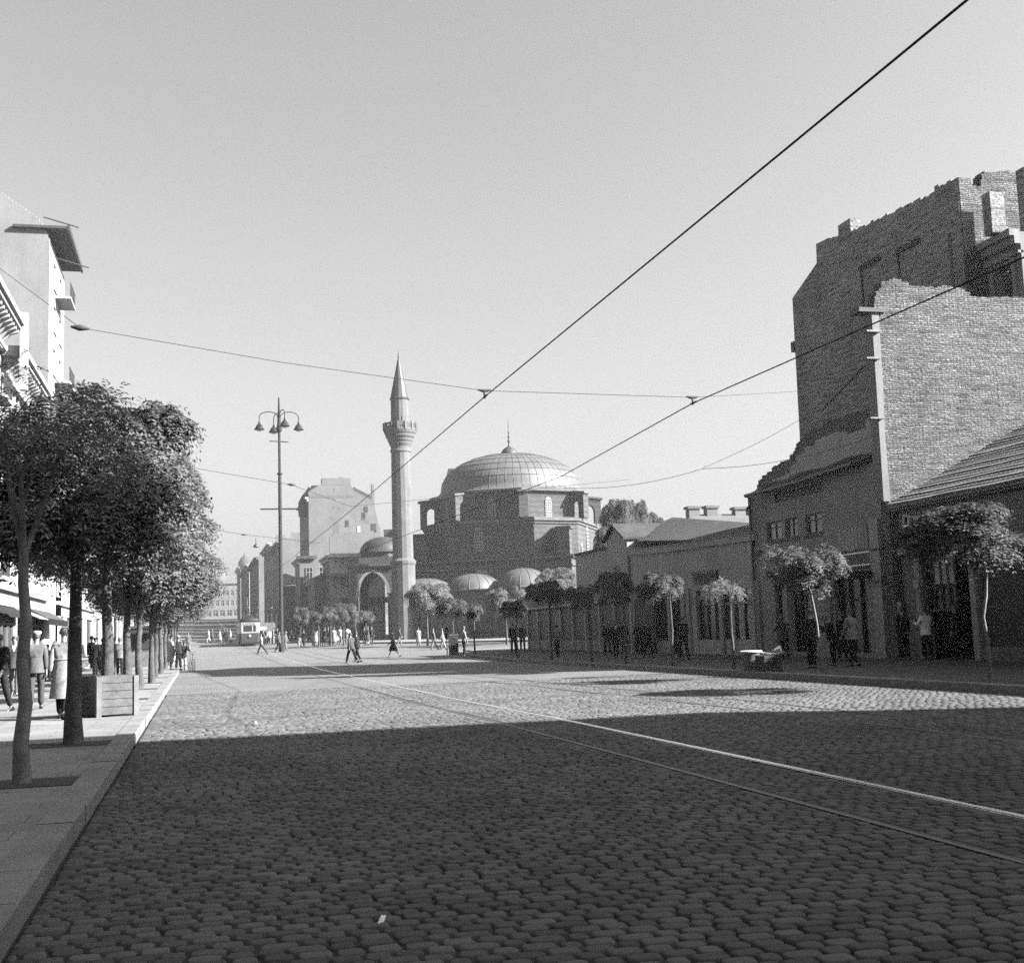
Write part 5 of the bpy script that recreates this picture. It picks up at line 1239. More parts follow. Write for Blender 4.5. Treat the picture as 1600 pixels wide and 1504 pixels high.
left = [(-1.75, 13.85, 1.0, .95, 3.4, 2.45, .075, feather[0], 'leaf_light', (1, 1.05), 'nearest left street tree with bare forked limbs and feathery pale leaves'),
        (-1.72, 18.94, 1.6, 1.4, 3.65, 2.6, .115, big[0][0], 'leaf', (2, 1.55), 'second left street tree with a stout dark trunk and dense drooping round crown'),
        (-1.76, 26.15, 1.92, 1.5, 4.1, 2.8, .13, big[1][0], 'leaf', (2, 1.5), 'third left street tree whose trunk stands in front of the wooden crate'),
        (-1.75, 33.2, 1.9, 1.45, 3.75, 2.4, .12, big[0][0], 'leaf', (2, 1.55), 'fourth left street tree just beyond the wooden crate'),
        (-1.78, 40.3, 1.95, 1.4, 3.75, 2.3, .12, big[2][0], 'leaf', (1.9, 1.5), 'fifth left street tree, its slim trunk dark at the foot'),
        (-1.6, 46.1, 2.0, 1.4, 3.8, 2.3, .11, big[1][0], 'leaf', (2, 1.5), 'sixth left street tree beside the dark kiosk')]
for k, (x, y, cw, ch, cz, th, r_, me, mt, br, lab) in enumerate(left):
    tree('street_tree', lab, x, y, .125, me, cw, ch, cz, th, r_, 40+k, GL, mt, 'bark_pale' if k in (0,) else 'bark', rz=k*1.3, forks=5, spread=.45 if k else .38, baser=br, straight=.022)
for k, y in enumerate((53, 60, 68, 76, 85, 95, 106)):
    tree('street_tree', ('seventh', 'eighth', 'ninth', 'tenth', 'eleventh', 'twelfth', 'farthest')[k]+' left street tree counted from the nearest, in the merged row of round crowns', -1.7, y, G(y)+.125, big[k % 3][0], 1.95, 1.45, 3.75, 2.3, .11, 60+k, GL, 'leaf', rz=k*2.1, baser=(2, 1.5), forks=3)
for x, y in [(a[0], a[1]) for a in left]+[(-1.7, 53), (-1.7, 60)]:
    o = MB().box(x-.62, x+.62, y-.42, y+.42, .1, .134).build('tree_pit', 'soil'); tag(o, kind='structure')
GRr = 'young clipped trees along the right pavement'
def ptree(x, yb, cx, y0, y1, hw_, me, br, label, mt='leaf_dark', lean=0., D=None, grp=GRr, bark='bark', r_=.05, seed=1, straight=.02, rz=0, dz=.13, name='young_tree'):
    """tree from its foot point and measured crown: all sizes in metres at its own distance"""
    p = on_ground(x, yb, dz) if D is None else at_d(x, yb, D)
    if D is not None: p.z = G(p.y)+dz
    d_ = p.x*fw.x+p.y*fw.y; d_ /= math.hypot(fw.x, fw.y)
    zz = lambda yy: HC+(1002-.034*(cx-320)-yy)*d_/1950
    zt_, zb_ = zz(y0), zz(y1); cw = hw_*d_/1950; off = (cx-x)*d_/1950
    th = max(.5, zb_-p.z+(zt_-zb_)*.25)
    return tree(name, label, p.x, p.y, p.z, me, cw, (zt_-zb_)/2*.92, (zt_+zb_)/2-p.z, th, r_, seed, grp, mt, bark, lean=lean, baser=br, straight=straight, rz=rz, cx=off*r0.x-lean, cy=off*r0.y, forks=4)
B1, B2, B3, BS = (1.05, .72), (1.05, .66), (1.05, .8), (1.1, .6)
ptree(1548, 1062, 1530, 782, 895, 92, sml[2][0], B3, 'largest right-hand tree at the edge with a bent pale trunk and drooping crown', 'leaf', r_=.045, seed=5, straight=.07, bark='bark_pale')
ptree(1285, 1050, 1260, 836, 928, 60, sml[0][0], B1, 'round-crowned tree with a leaning thin trunk in front of the plastered house', 'leaf', lean=-.25, r_=.04, seed=6, bark='bark_pale')
ptree(1147, 1046, 1138, 902, 940, 33, sparse[0], BS, 'sparse small tree beside the window with painted sky reflections', 'leaf_light', r_=.045, seed=7)
ptree(1052, 1040, 1035, 892, 944, 32, sml[1][0], B2, 'dense tree before the blank parapet', 'leaf', r_=.05, seed=8, rz=1)
ptree(979, 1038, 963, 890, 948, 29, sml[2][0], B3, 'tree with a lit crown before the arched opening', 'leaf', r_=.05, seed=9, rz=2)
ptree(925, 1036, 914, 908, 953, 23, sml[0][0], B1, 'small tree before the low cracked shop', 'leaf', r_=.05, seed=10, rz=3)
ptree(862, 1031, 857, 905, 950, 27, sml[1][0], B2, 'tree with a pale-topped crown under the third small dome', 'leaf', r_=.05, seed=11, rz=4)
ptree(809, 1028, 806, 936, 968, 19, sml[2][0], B3, 'dark narrow tree under the right-hand small dome', r_=.05, seed=12, rz=5)
ptree(742, 1022, 731, 937, 968, 22, sml[0][0], B1, 'dark umbrella tree on the pavement corner, right of its twin', r_=.055, seed=13, rz=6)
ptree(709, 1021, 707, 931, 966, 20, sml[1][0], B2, 'dark umbrella tree on the pavement corner beside the metal cabinet', r_=.055, seed=14, rz=7)
ptree(668, 1000, 669, 908, 962, 33, sml[2][0], B3, 'bright round tree against the arcade wall', 'leaf_light', D=112, r_=.09, seed=15, rz=8)
ptree(792, 997, 795, 913, 957, 31, sml[0][0], B1, 'pale round tree against the arcade under the third dome', 'leaf_light', D=106, r_=.09, seed=16, rz=9)
GP = 'low dark trees before the porch'
for k, (x, c0_, a, b_, h_) in enumerate(((498, 500, 950, 974, 16), (517, 517, 945, 974, 17), (537, 538, 942, 976, 19), (556, 557, 950, 975, 16), (572, 572, 952, 974, 12), (470, 472, 948, 974, 12))):
    ptree(x, 1000, c0_, a, b_, h_, sml[k % 3][0], B1, ('leftmost', 'second', 'tallest middle', 'fourth', 'rightmost small', 'lone pale')[k]+' tree of the low dark row before the porch', 'leaf_dark' if k != 5 else 'leaf', D=118+k, grp=GP, r_=.08, seed=20+k, rz=k, name='street_tree')
for k, (x, c0_, a, b_, h_, D_, mt, lab) in enumerate(((975, 972, 776, 880, 24, 105, 'leaf', 'tall leafy tree rising beside the mosque behind the gabled house'), (1000, 1002, 783, 880, 22, 108, 'leaf', 'middle leafy tree behind the shed roof'), (1030, 1026, 800, 880, 24, 112, 'leaf', 'lower loose tree at the right end behind the shed roof'), (952, 950, 822, 880, 14, 100, 'leaf', 'small bushy tree at the corner of the mosque'), (872, 872, 888, 930, 30, 128, 'leaf_light', 'pale leafy tree inside the arcade yard right of the third dome'))):
    ptree(x, 985, c0_, a, b_, h_, big[k % 3][0], (2.0, 1.5), lab, mt, D=D_, grp=None, r_=.2, seed=30+k, rz=k, name='yard_tree')

# ------------------------------------------------------------ small street things
p = on_ground(168, 1119, .125)
t = thing('wooden_crate', 'slatted square wooden planter crate behind the third left tree', 'crate', (p.x, p.y+.25, .125), R(28))
hw = .38; hh = .77
for sx, sy in ((-1, -1), (1, -1), (1, 1), (-1, 1)): MB().box(sx*hw-.05, sx*hw+.05, sy*hw-.05, sy*hw+.05, 0, hh).build('corner_post', 'wood_grey', t, True)
for q, (ux, uy) in enumerate(((1, 0), (0, 1), (-1, 0), (0, -1))):
    f_ = Fr((-uy*0+uy*hw*1.0, -ux*hw, 0), (ux, uy)); mb = MB()
    for k in range(5): mb.box(-hw+.05, hw-.05, -.02, .02, .04+k*.152, .04+k*.152+.142, f_)
    mb.build('side_panel', 'crate_wood', t, True)
MB().box(-hw+.03, hw-.03, -hw+.03, hw-.03, hh-.14, hh-.1).build('soil_fill', 'soil', t, True)
p = on_ground(234, 1041, .125)
t = thing('kiosk', 'dark panelled wooden kiosk among the left tree trunks', 'kiosk', (p.x-.3, p.y, .125))
MB().box(-.9, .9, 0, 1.6, 0, 2.25).build('body', 'wood_dark', t, True)
MB().slab([(-1.1, -.3, 2.4), (1.1, -.3, 2.4), (1.1, 1.8, 2.4), (-1.1, 1.8, 2.4)], .14).build('roof', 'roof_old', t, True)
MB().slab([(-.9, -.9, 2.0), (.9, -.9, 2.0), (.9, -.02, 2.24), (-.9, -.02, 2.24)], .04).build('awning', 'cloth_coal', t, True)
for k in (-1, 0, 1): MB().box(k*.58-.25, k*.58+.25, -.035, 0, .1, .95).build('door_panel', 'wood_grey', t, True)
MB().box(-.8, .8, -.03, 0, 1.1, 1.9).build('hatch', 'shop_dark', t, True)
p = on_ground(709, 1023, .13)
t = thing('metal_cabinet', 'dark upright metal cabinet at the pavement corner beside an umbrella tree', 'cabinet', tuple(p))
MB().box(-.26, .26, -.2, .2, 0, 1.15).build('body', 'iron', t, True); MB().slab([(-.3, -.24, 1.2), (.3, -.24, 1.2), (.3, .24, 1.28), (-.3, .24, 1.28)], .06).build('lid', 'iron', t, True)
MB().box(-.2, .2, -.215, -.2, .1, 1.05).build('door', 'pole_paint', t, True)
p = on_ground(700, 1023, .13); t = thing('sign_post', 'thin short post with a small box beside the metal cabinet', 'post', (p.x-.05, p.y, p.z))
MB().tube([(0, 0, 0), (0, 0, 1.6)], .035, 7).build('pole', 'iron', t, True); MB().box(-.13, .13, -.1, .1, 1.05, 1.65).build('box', 'iron', t, True)
p = on_ground(1207, 1050, .13)
t = thing('dark_crate', 'low dark wooden crate by the kerb under the wicker basket', 'crate', (p.x, p.y+.2, .13))
mb = MB()
for k in range(4): mb.box(-.27, .27, -.3, -.26, .03+k*.115, .03+k*.115+.1); mb.box(-.27, .27, .26, .3, .03+k*.115, .03+k*.115+.1)
mb.build('slatted_side', 'wood_dark', t, True); MB().box(-.27, .27, -.255, .255, .02, .46).build('contents', 'soil', t, True)
t = thing('wicker_basket', 'pale wicker basket full of white paper by the kerb', 'basket', (p.x-.18, p.y+.95, .13))
MB().lathe([(.2, 0), (.22, .1), (.25, .35), (.28, .52), (.3, .55), (.28, .58)], (0, 0, 0), 18, True, sy=.8).build('body', 'wood_grey', t, True)
mb = MB(); mb.tube([(.3*math.cos(q), .24*math.sin(q), .57) for q in (2*math.pi*k/18 for k in range(19))], .03, 6); mb.build('rim', 'paper', t, True)
t2 = thing('white_paper', 'crumpled sheets of bright white paper sticking out of the basket', 'paper', (p.x+.12, p.y+.85, .6))
mb = MB()
for k, (a, b_, c) in enumerate((((-.15, 0, .1), (.55, -.05, .02), (.1, .2, -.25)), ((-.1, .05, -.02), (.4, 0, -.15), (.05, .1, -.42)), ((.3, 0, .1), (.6, .1, .25), (.65, -.05, .0)))):
    a, b_, c = map(Vector, (a, b_, c)); d_ = (a+b_+c)/3+Vector((0, -.12, .05)); mb.add([a, b_, c, d_], [(0, 1, 3), (1, 2, 3), (2, 0, 3), (0, 2, 1)])
mb.build('sheet', 'paper', t2, True)
p = on_ground(127, 1049, .125)
t = thing('white_bundle', 'white cloth bundle on low slats among the left pavement crowd', 'bundle', (p.x, p.y, .125))
MB().lathe([(.25, .16), (.42, .2), (.46, .34), (.36, .5), (.15, .56), (.03, .55)], (0, 0, 0), 14, True, sx=1.1).build('cloth', 'cloth_white', t, True)
for k in range(3): MB().box(-.55, .55, -.35+k*.28, -.22+k*.28, 0.0, .15).build('slat', 'wood_grey', t, True)
for (x_, y_), lab in (((596, 1446), 'small white paper scrap lying on the nearest cobbles'), ((400, 1131), 'white paper scrap on the sunlit cobbles near the shadow edge')):
    q = on_ground(x_, y_, .012); r = random.Random(int(x_)); mb = MB(); c_ = [(q.x+.03*math.cos(a_)*r.uniform(.6, 1.3), q.y+.04*math.sin(a_), q.z+r.uniform(0, .05)) for a_ in (0, 1, 2, 3, 4, 5)]
    mb.add(c_+[(q.x, q.y, q.z+.05)], [(i, (i+1) % 6, 6) for i in range(6)]+[(5, 4, 3, 2, 1, 0)]); tag(mb.build('paper_scrap', 'paper'), lab, 'litter')
# pale-roofed stall beyond the tram
p = at_d(418, 992, 138); zg = G(p.y)
t = thing('market_stall', 'small stall with a bright sloping roof between the tram and the lamp standard', 'stall', (p.x, p.y, zg))
MB().box(-.75, .75, 0, 1.4, 0, .95).build('counter', 'wood_dark', t, True)
for a, b_ in ((-.72, .05), (.66, .05), (-.72, 1.3), (.66, 1.3)): MB().box(a, a+.07, b_, b_+.07, .95, 1.9).build('post', 'wood_grey', t, True)
MB().slab([(-.85, -.3, 1.8), (.85, -.3, 1.8), (.95, 1.5, 2.35), (-.5, 1.5, 2.35)], .06).build('roof', 'cloth_white', t, True)
MB().slab([(-.8, -.35, 1.78), (.8, -.35, 1.78), (.8, -.3, 1.4), (-.8, -.3, 1.55)], .03).build('valance', 'cloth_white', t, True)
t = thing('awning', 'dark box awning over a pale shop front seen between the first two left trunks', 'awning', (XL+.5, 49, 3))
a, b_ = at_x(70, 945, XL+.9), at_x(100, 945, XL+.9)
MB().slab([(XL+.02, a.y, 3.7), (XL+.02, b_.y, 3.7), (XL+1.1, b_.y, 3.1), (XL+1.1, a.y, 3.1)], .06).build('cloth', 'cloth_slate', t); MB().box(XL+1.05, XL+1.12, a.y, b_.y, 2.75, 3.1).build('valance', 'cloth_black', t)
# ------------------------------------------------------------ people
def skin_mesh(name, V, E, Rr, root=0, sub=1):
    me = bpy.data.meshes.new('tmp'); me.from_pydata([tuple(v) for v in V], E, []); o = bpy.data.objects.new('tmp', me); C.objects.link(o)
    md = o.modifiers.new('s', 'SKIN'); md.use_smooth_shade = True
    for i, d in enumerate(me.skin_vertices[0].data):
        r_ = Rr[i]; d.radius = r_ if hasattr(r_, '__len__') else (r_, r_); d.use_root = (i == root)
    if sub: s_ = o.modifiers.new('u', 'SUBSURF'); s_.levels = sub; s_.render_levels = sub
    TMP.append((o, name)); return o
TMP = []
def pose(legs=(6, 2, -4, 2), arms=((2, 5, 12), (-2, 5, 10)), lean=0, hh=0):
    """joints of a 1.75 m figure facing +y; legs = (left swing, left knee, right swing, right knee)"""
    s, c = math.sin, math.cos; J = {}
    low = 9; L = {}
    for n, sx, sw, kn in (('l', -1, legs[0], legs[1]), ('r', 1, legs[2], legs[3])):
        sw, kn = R(sw), R(kn); h = Vector((sx*.09, 0, 0)); k = h+Vector((sx*.01, .43*s(sw), -.43*c(sw))); a = k+Vector((0, .42*s(sw-kn), -.42*c(sw-kn)))
        L[n] = (h, k, a, sw-kn); low = min(low, a.z-.07*c(sw-kn)-.0)
    hip = -low-.01
    for n in 'lr':
        h, k, a, g_ = L[n]; up_ = Vector((0, 0, hip)); J['hip'+n], J['kn'+n], J['an'+n] = h+up_, k+up_, a+up_; J['g'+n] = g_
    def T(x, y, z): return Vector((x, y*c(R(lean))+z*s(R(lean)), hip+z*c(R(lean))-y*s(R(lean))))
    J['pel'] = T(0, 0, .05); J['wai'] = T(0, .01, .2); J['che'] = T(0, 0, .38); J['nb'] = T(0, -.005, .53); J['nk'] = T(0, .01, .6); J['h0'] = T(0, .03, .66+hh); J['h1'] = T(0, .025, .74); J['h2'] = T(0, .015, .80)
    for n, sx, (sw, sp_, el) in (('l', -1, arms[0]), ('r', 1, arms[1])):
        sh = T(sx*.175, -.01, .49); sw, sp_, el = R(sw), R(sp_), R(el)
        e = sh+Vector((sx*.28*s(sp_), .28*s(sw)*c(sp_), -.28*c(sw)*c(sp_))); w_ = e+Vector((sx*.25*s(sp_)*(.6 if el < 1 else -.6), .25*s(sw+el), -.25*c(sw+el)))
        J['sh'+n], J['el'+n], J['wr'+n] = sh, e, w_
    return J
def body_parts(key, J, garment):
    V = []; E = []; Q = []
    def av(p, r_, link=None): V.append(p); Q.append(r_); (E.append((link, len(V)-1)) if link is not None else None); return len(V)-1
    pel = av(J['pel'], .085); wai = av(J['wai'], .08, pel); che = av(J['che'], .1, wai); nb = av(J['nb'], .065, che); nk = av(J['nk'], .05, nb)
    h0 = av(J['h0'], (.062, .066), nk); h1 = av(J['h1'], (.074, .088), h0); h2 = av(J['h2'], (.06, .07), h1)
    for n, sx in (('l', -1), ('r', 1)):
        sh = av(J['sh'+n], .05, che); e = av(J['el'+n], .038, sh); w_ = av(J['wr'+n], .026, e)
        d = (J['wr'+n]-J['el'+n]).normalized(); side = Vector((0, 1, 0)) if abs(d.y) < .75 else Vector((0, 0, 1)); side = (side-d*side.dot(d)).normalized(); nrm = Vector((-sx, 0, 0)); nrm = (nrm-d*nrm.dot(d)).normalized()
        pm = av(J['wr'+n]+d*.055, (.03, .018), w_)
        for q, (o_, l_) in enumerate(((-.027, .06), (-.009, .075), (.01, .08), (.028, .07))):
            b0 = av(J['wr'+n]+d*.09+side*o_, .009, pm); b1 = av(V[b0]+d*l_*.5+nrm*.006, .0085, b0); av(V[b1]+d*l_*.42+nrm*.022, .007, b1)
        t0 = av(J['wr'+n]+d*.045+side*.035+nrm*.008, .010, w_); av(V[t0]+d*.045+side*.015+nrm*.015, .009, t0)
        h = av(J['hip'+n], .08, pel); k = av(J['kn'+n], .053, h); a = av(J['an'+n], .036, k)
        g_ = J['g'+n]; f0 = av(J['an'+n]+Vector((0, .02, -.04)), .02, a); av(f0 and V[f0]+Vector((0, .13*math.cos(g_), .13*math.sin(min(0, g_))*1.0)), .014, f0)
    b = skin_mesh('body', V, E, Q)
    # trousers or bare legs
    out = {'body': b}
    def legs_g(rt_, rk, rc, cut=1.0):
        V2 = [J['pel']+Vector((0, 0, .04)), J['pel']-Vector((0, 0, .02))]; E2 = [(0, 1)]; Q2 = [.112, .118]
        for n in 'lr':
            i = len(V2); V2 += [J['hip'+n]-Vector((0, 0, .03)), J['kn'+n], J['kn'+n].lerp(J['an'+n], .95*cut)]; Q2 += [rt_, rk, rc]; E2 += [(1, i), (i, i+1), (i+1, i+2)]
        return skin_mesh('trousers', V2, E2, Q2, 1)
    out['trousers'] = legs_g(.105, .078, .068)
    def top_g(rch, rarm, name):
        V2 = [J['pel'], J['wai'], J['che'], J['nb']-Vector((0, 0, .015))]; E2 = [(0, 1), (1, 2), (2, 3)]; Q2 = [.13, .128*rch, .15*rch, .085]
        for n in 'lr':
            i = len(V2); V2 += [J['sh'+n], J['el'+n], J['el'+n].lerp(J['wr'+n], .93)]; Q2 += [.082, .062*rarm, .05*rarm]; E2 += [(2, i), (i, i+1), (i+1, i+2)]
        return skin_mesh(name, V2, E2, Q2, 1)
    out['jacket'] = top_g(1., 1., 'jacket')
    return out
POSES = {
 'stand': pose(), 'stand2': pose((12, 12, -3, 2), ((15, 12, 60), (5, 9, 12))), 'arms': pose((3, 2, -4, 2), ((25, 10, 85), (25, 10, 85))),
 'walk': pose((17, 5, -15, 16), ((-15, 5, 12), (16, 5, 20)), 2), 'walk2': pose((-12, 12, 14, 4), ((14, 5, 18), (-12, 5, 12)), 2), 'stride': pose((26, 6, -22, 20), ((-22, 6, 14), (24, 6, 26)), 4),
 'lean': pose((10, 14, 4, 10), ((45, 12, 40), (45, 12, 40)), 22), 'crouch': pose((55, 75, 45, 70), ((50, 12, 40), (50, 12, 40)), 30)}
PARTS = {k: body_parts(k, J, 0) for k, J in POSES.items()}
dg = bpy.context.evaluated_depsgraph_get(); dg.update()
BAKED = {}
for o, n in TMP: BAKED[o.name] = bpy.data.meshes.new_from_object(o.evaluated_get(dg), depsgraph=dg)
for me_ in BAKED.values():
    if not me_.materials: me_.materials.append(MATS['cloth_mid'])
for k in PARTS:
    for n in list(PARTS[k]): PARTS[k][n] = BAKED[PARTS[k][n].name]
for o, n in TMP:
    m_ = o.data; bpy.data.objects.remove(o); bpy.data.meshes.remove(m_)
for k, pt_ in PARTS.items():
    me = pt_['body']; J = POSES[k]
    # face: eyes, nose, mouth, ears joined onto the head
    mb = MB(); c = J['h1']; hd = (J['h2']-J['h0']).normalized(); fwd = Vector((0, 1, 0)); fwd = (fwd-hd*fwd.dot(hd)).normalized()
    v0 = [tuple(v.co) for v in me.vertices]; f0 = [tuple(p.vertices) for p in me.polygons]; mb.v = list(v0); mb.f = list(f0); mb.mi = [0]*len(f0); mb.sm = [True]*len(f0)
    def P_(x, y, z): return c+Vector((1, 0, 0))*x+fwd*y+hd*z
    mb.add([P_(-.014, .082, -.03), P_(.014, .082, -.03), P_(0, .108, -.026), P_(0, .084, .012)], [(0, 1, 2), (1, 3, 2), (3, 0, 2)], True)
    for s_ in (-1, 1): mb.add([P_(s_*.072, -.012, -.025), P_(s_*.09, -.02, -.02), P_(s_*.092, -.02, .022), P_(s_*.072, -.008, .024), P_(s_*.076, .012, 0)], [(0, 1, 2, 3), (0, 4, 3), (4, 1, 2)], True)
    mb.m = 1
    for s_ in (-1, 1): mb.add([P_(s_*.03-.014, .084, .004), P_(s_*.03+.014, .084, .004), P_(s_*.03+.012, .086, .018), P_(s_*.03-.012, .086, .018)], [(0, 1, 2, 3)])
    mb.add([P_(-.024, .083, -.056), P_(.024, .083, -.056), P_(.02, .087, -.049), P_(-.02, .087, -.049)], [(0, 1, 2, 3)])
    pt_['body'] = mb.mesh('body', ['skin', 'eye'])
    # hair cap, hat, cap, shoes, coat skirt, skirt
    def cap_(mul_, zlo, name):
        mb = MB(); n = 14; rows_ = 6; vs = []
        for i in range(rows_+1):
            q = math.pi/2*(1-i/rows_)
            for j in range(n):
                a = 2*math.pi*j/n; front = max(0, math.sin(a)); lowz = zlo+(.075*front**2)
                r_ = math.sin(q); zz = math.cos(q)
                z_ = (lowz*(1-zz)+.105*zz) if True else 0
                vs.append(P_(.088*mul_*r_**.6*math.cos(a), -.006+.1*mul_*r_**.6*math.sin(a)*(1 if math.sin(a) < 0 else .93), z_+.0))
        fs = [(i*n+j, i*n+(j+1) % n, (i+1)*n+(j+1) % n, (i+1)*n+j) for i in range(rows_) for j in range(n)]+[tuple(range(rows_*n, rows_*n+n))]
        mb.add(vs, fs, True); return mb.mesh(name, ['hair_dark'])
    pt_['hair'] = cap_(1.0, -.03, 'hair'); pt_['hair_long'] = cap_(1.08, -.085, 'hair')
    mb = MB(); rim = []
    for r_, z_ in ((.155, .045), (.16, .052), (.105, .06), (.1, .1), (.085, .145), (.05, .15)):
        rim += [P_(r_*.88*math.cos(q), r_*math.sin(q)-.005, z_) for q in (2*math.pi*j/16 for j in range(16))]
    mb.add(rim, [(i*16+j, i*16+(j+1) % 16, (i+1)*16+(j+1) % 16, (i+1)*16+j) for i in range(5) for j in range(16)]+[tuple(range(80, 96))], True); pt_['hat'] = mb.mesh('hat', ['cloth_mid'])
    mb = MB(); rim = []
    for r_, z_, yo in ((.098, .035, 0), (.115, .06, .012), (.112, .095, .015), (.06, .115, .01)):
        rim += [P_(r_*.92*math.cos(q), r_*math.sin(q)+yo, z_) for q in (2*math.pi*j/16 for j in range(16))]
    mb.add(rim, [(i*16+j, i*16+(j+1) % 16, (i+1)*16+(j+1) % 16, (i+1)*16+j) for i in range(3) for j in range(16)]+[tuple(range(48, 64))], True)
    mb.add([P_(-.07, .085, .04), P_(.07, .085, .04), P_(.05, .145, .03), P_(-.05, .145, .03)], [(0, 1, 2, 3)]); pt_['cap'] = mb.mesh('cap', ['cloth_mid'])
    sh_ = []
    for n in 'lr':
        a = J['an'+n]; g_ = min(0, J['g'+n])*.9 if abs(J['g'+n]) > .2 else 0; mb = MB(); vs = []; secs_ = ((-.075, .03, .07), (-.05, .042, .085), (.02, .043, .085), (.09, .046, .06), (.15, .045, .048), (.19, .03, .035))
        cg, sg_ = math.cos(g_), math.sin(g_); bz = -.085
        for y_, w_, h_ in secs_:
            for px_, pz_ in ((-w_, 0), (w_, 0), (w_*.8, h_*.8), (0, h_), (-w_*.8, h_*.8)):
                yy, zz = y_, bz+pz_; vs.append((a.x+px_, a.y+yy*cg-zz*sg_*-1*0-(-zz)*0+(-sg_)*0, 0)); vs[-1] = (a.x+px_, a.y+yy*cg-zz*sg_, a.z+yy*sg_+zz*cg)
        mb.add(vs, [(5*i+j, 5*i+(j+1) % 5, 5*i+5+(j+1) % 5, 5*i+5+j) for i in range(5) for j in range(5)]+[(4, 3, 2, 1, 0), (25, 26, 27, 28, 29)], True); sh_.append(mb.mesh('shoe', ['cloth_black']))
    pt_['shoe'] = sh_
    def skirt(top_z, hem_f, rx, name, flare):
        mb = MB(); vs = []; n = 20; kl, kr = J['knl'], J['knr']; pc = J['wai']; hem_z = J['pel'].z*hem_f
        c_h = (kl+kr)/2; spread_ = abs(kl.y-kr.y)/2
        for i in range(7):
            t_ = i/6; cz_ = pc.z+top_z+(hem_z-pc.z-top_z)*t_; cy_ = pc.y*(1-t_)+c_h.y*t_
            for j in range(n):
                a = 2*math.pi*j/n; fold = 1+.05*t_*math.sin(a*5+i*.3); vs.append((math.cos(a)*(rx*.95+flare*t_)*fold, cy_+math.sin(a)*(rx*.72+flare*t_+spread_*.75*t_)*fold, cz_))
        mb.add(vs, [(i*n+j, i*n+(j+1) % n, (i+1)*n+(j+1) % n, (i+1)*n+j) for i in range(6) for j in range(n)], True)
        vs2 = [(v[0]*.9, v[1]*.9, v[2]+.01) for v in vs[-n:]]; mb.add(list(vs[-n:])+vs2, [(j, (j+1) % n, (j+1) % n+n, j+n) for j in range(n)]); mb.add(vs[:n], [tuple(range(n))])
        return mb.mesh(name, ['cloth_mid'])
    pt_['coat_skirt'] = skirt(.06, .42, .185, 'coat_skirt', .07); pt_['skirt'] = skirt(.0, .5, .155, 'skirt', .08); pt_['jacket_skirt'] = skirt(.05, .86, .185, 'jacket_hem', .012)
    mb = MB(); mb.tube([J['wai']+Vector((.187*math.cos(q), .14*math.sin(q), .03)) for q in (2*math.pi*j/20 for j in range(21))], .016, 5); pt_['belt'] = mb.mesh('belt', ['cloth_mid'])
    mb = MB(); nb = J['nb']; mb.add([nb+Vector((-.05, .07, .03)), nb+Vector((.05, .07, .03)), nb+Vector((.02, .118, -.13)), nb+Vector((-.02, .118, -.13)), nb+Vector((-.055, .03, .055)), nb+Vector((.055, .03, .055))], [(0, 1, 2, 3), (4, 5, 1, 0)]); pt_['collar'] = mb.mesh('shirt_front', ['cloth_white'])
def person(label, x, y, face, ps='stand', top='cloth_mid', low='cloth_slate', wear='jacket', head='hair', hm='hair_dark', H=None, group=None, D=None, dz=0, collar=False, belt=False, at=None, skin='skin'):
    """face = heading in degrees: 0 walks away up the street, 180 towards the camera, 90 to the left, -90 to the right"""
    if at is not None: p = Vector(at)
    elif D is None: p = on_ground(x, y, dz)
    else: p = at_d(x, y, D); p.z = G(p.y)+dz
    t = thing('person', label, 'person', tuple(p), R(face), group); s_ = (H or rng.uniform(1.64, 1.76))/1.75; t.scale = (s_, s_, s_)
    pt_ = PARTS[ps]
    def ch(n, me, m_, par=t):
        o = bpy.data.objects.new(n, me); C.objects.link(o); o.parent = par
        if m_: o.material_slots[0].link = 'OBJECT'; o.material_slots[0].material = MATS[m_]
        return o
    b = ch('body', pt_['body'], skin)
    if head in ('hat', 'cap'): ch('hair', pt_['hair'], 'hair_dark'); ch(head, pt_[head], hm)
    else: ch('hair', pt_[head], hm)
    j = ch('jacket' if wear != 'coat' else 'coat', pt_['jacket'], top)
    if wear == 'coat': ch('coat_skirt', pt_['coat_skirt'], top, j)
    elif wear == 'jacket': ch('jacket_hem', pt_['jacket_skirt'], top, j)
    if wear == 'dress': ch('skirt', pt_['skirt'], low)
    else: ch('trousers', pt_['trousers'], low)
    for q in (0, 1): ch('shoe', pt_['shoe'][q], None)
    if belt: ch('belt', pt_['belt'], top, j)
    if collar: ch('shirt_front', pt_['collar'], None)
    return t
K = 'cloth_'
# left pavement
person('person in a long pale belted overcoat walking away behind the second left tree', 98, 1123, -8, 'walk', K+'khaki', K+'black', 'coat', H=1.78, dz=.125, belt=True)
person('person in a short grey jacket and pale cap walking away between two nearest trunks', 56, 1108, 5, 'walk2', K+'mid', K+'slate', 'jacket', 'cap', K+'pale', H=1.76, dz=.125)
person('person facing the camera in an open dark jacket and pale trousers, far left', 22, 1087, 178, 'walk', K+'slate', K+'dusty', 'jacket', H=1.76, dz=.125, collar=True)
person('dark-suited person cut by the left edge of the picture', -1, 1112, 150, 'walk2', K+'black', K+'coal', 'jacket', H=1.72, dz=.125)
person('short person in a dark coat just right of the first trunk', 74, 1064, 175, 'stand2', K+'slate', K+'coal', 'jacket', H=1.5, dz=.125)
person('person in a wide black cloak and cap beside the white bundle', 149, 1057, -20, 'stand', K+'black', K+'dusty', 'coat', 'cap', K+'black', H=1.72, dz=.125)
person('person in a pale raincoat half hidden by the third trunk', 160, 1054, 10, 'stand', K+'dusty', K+'slate', 'coat', H=1.7, dz=.125)
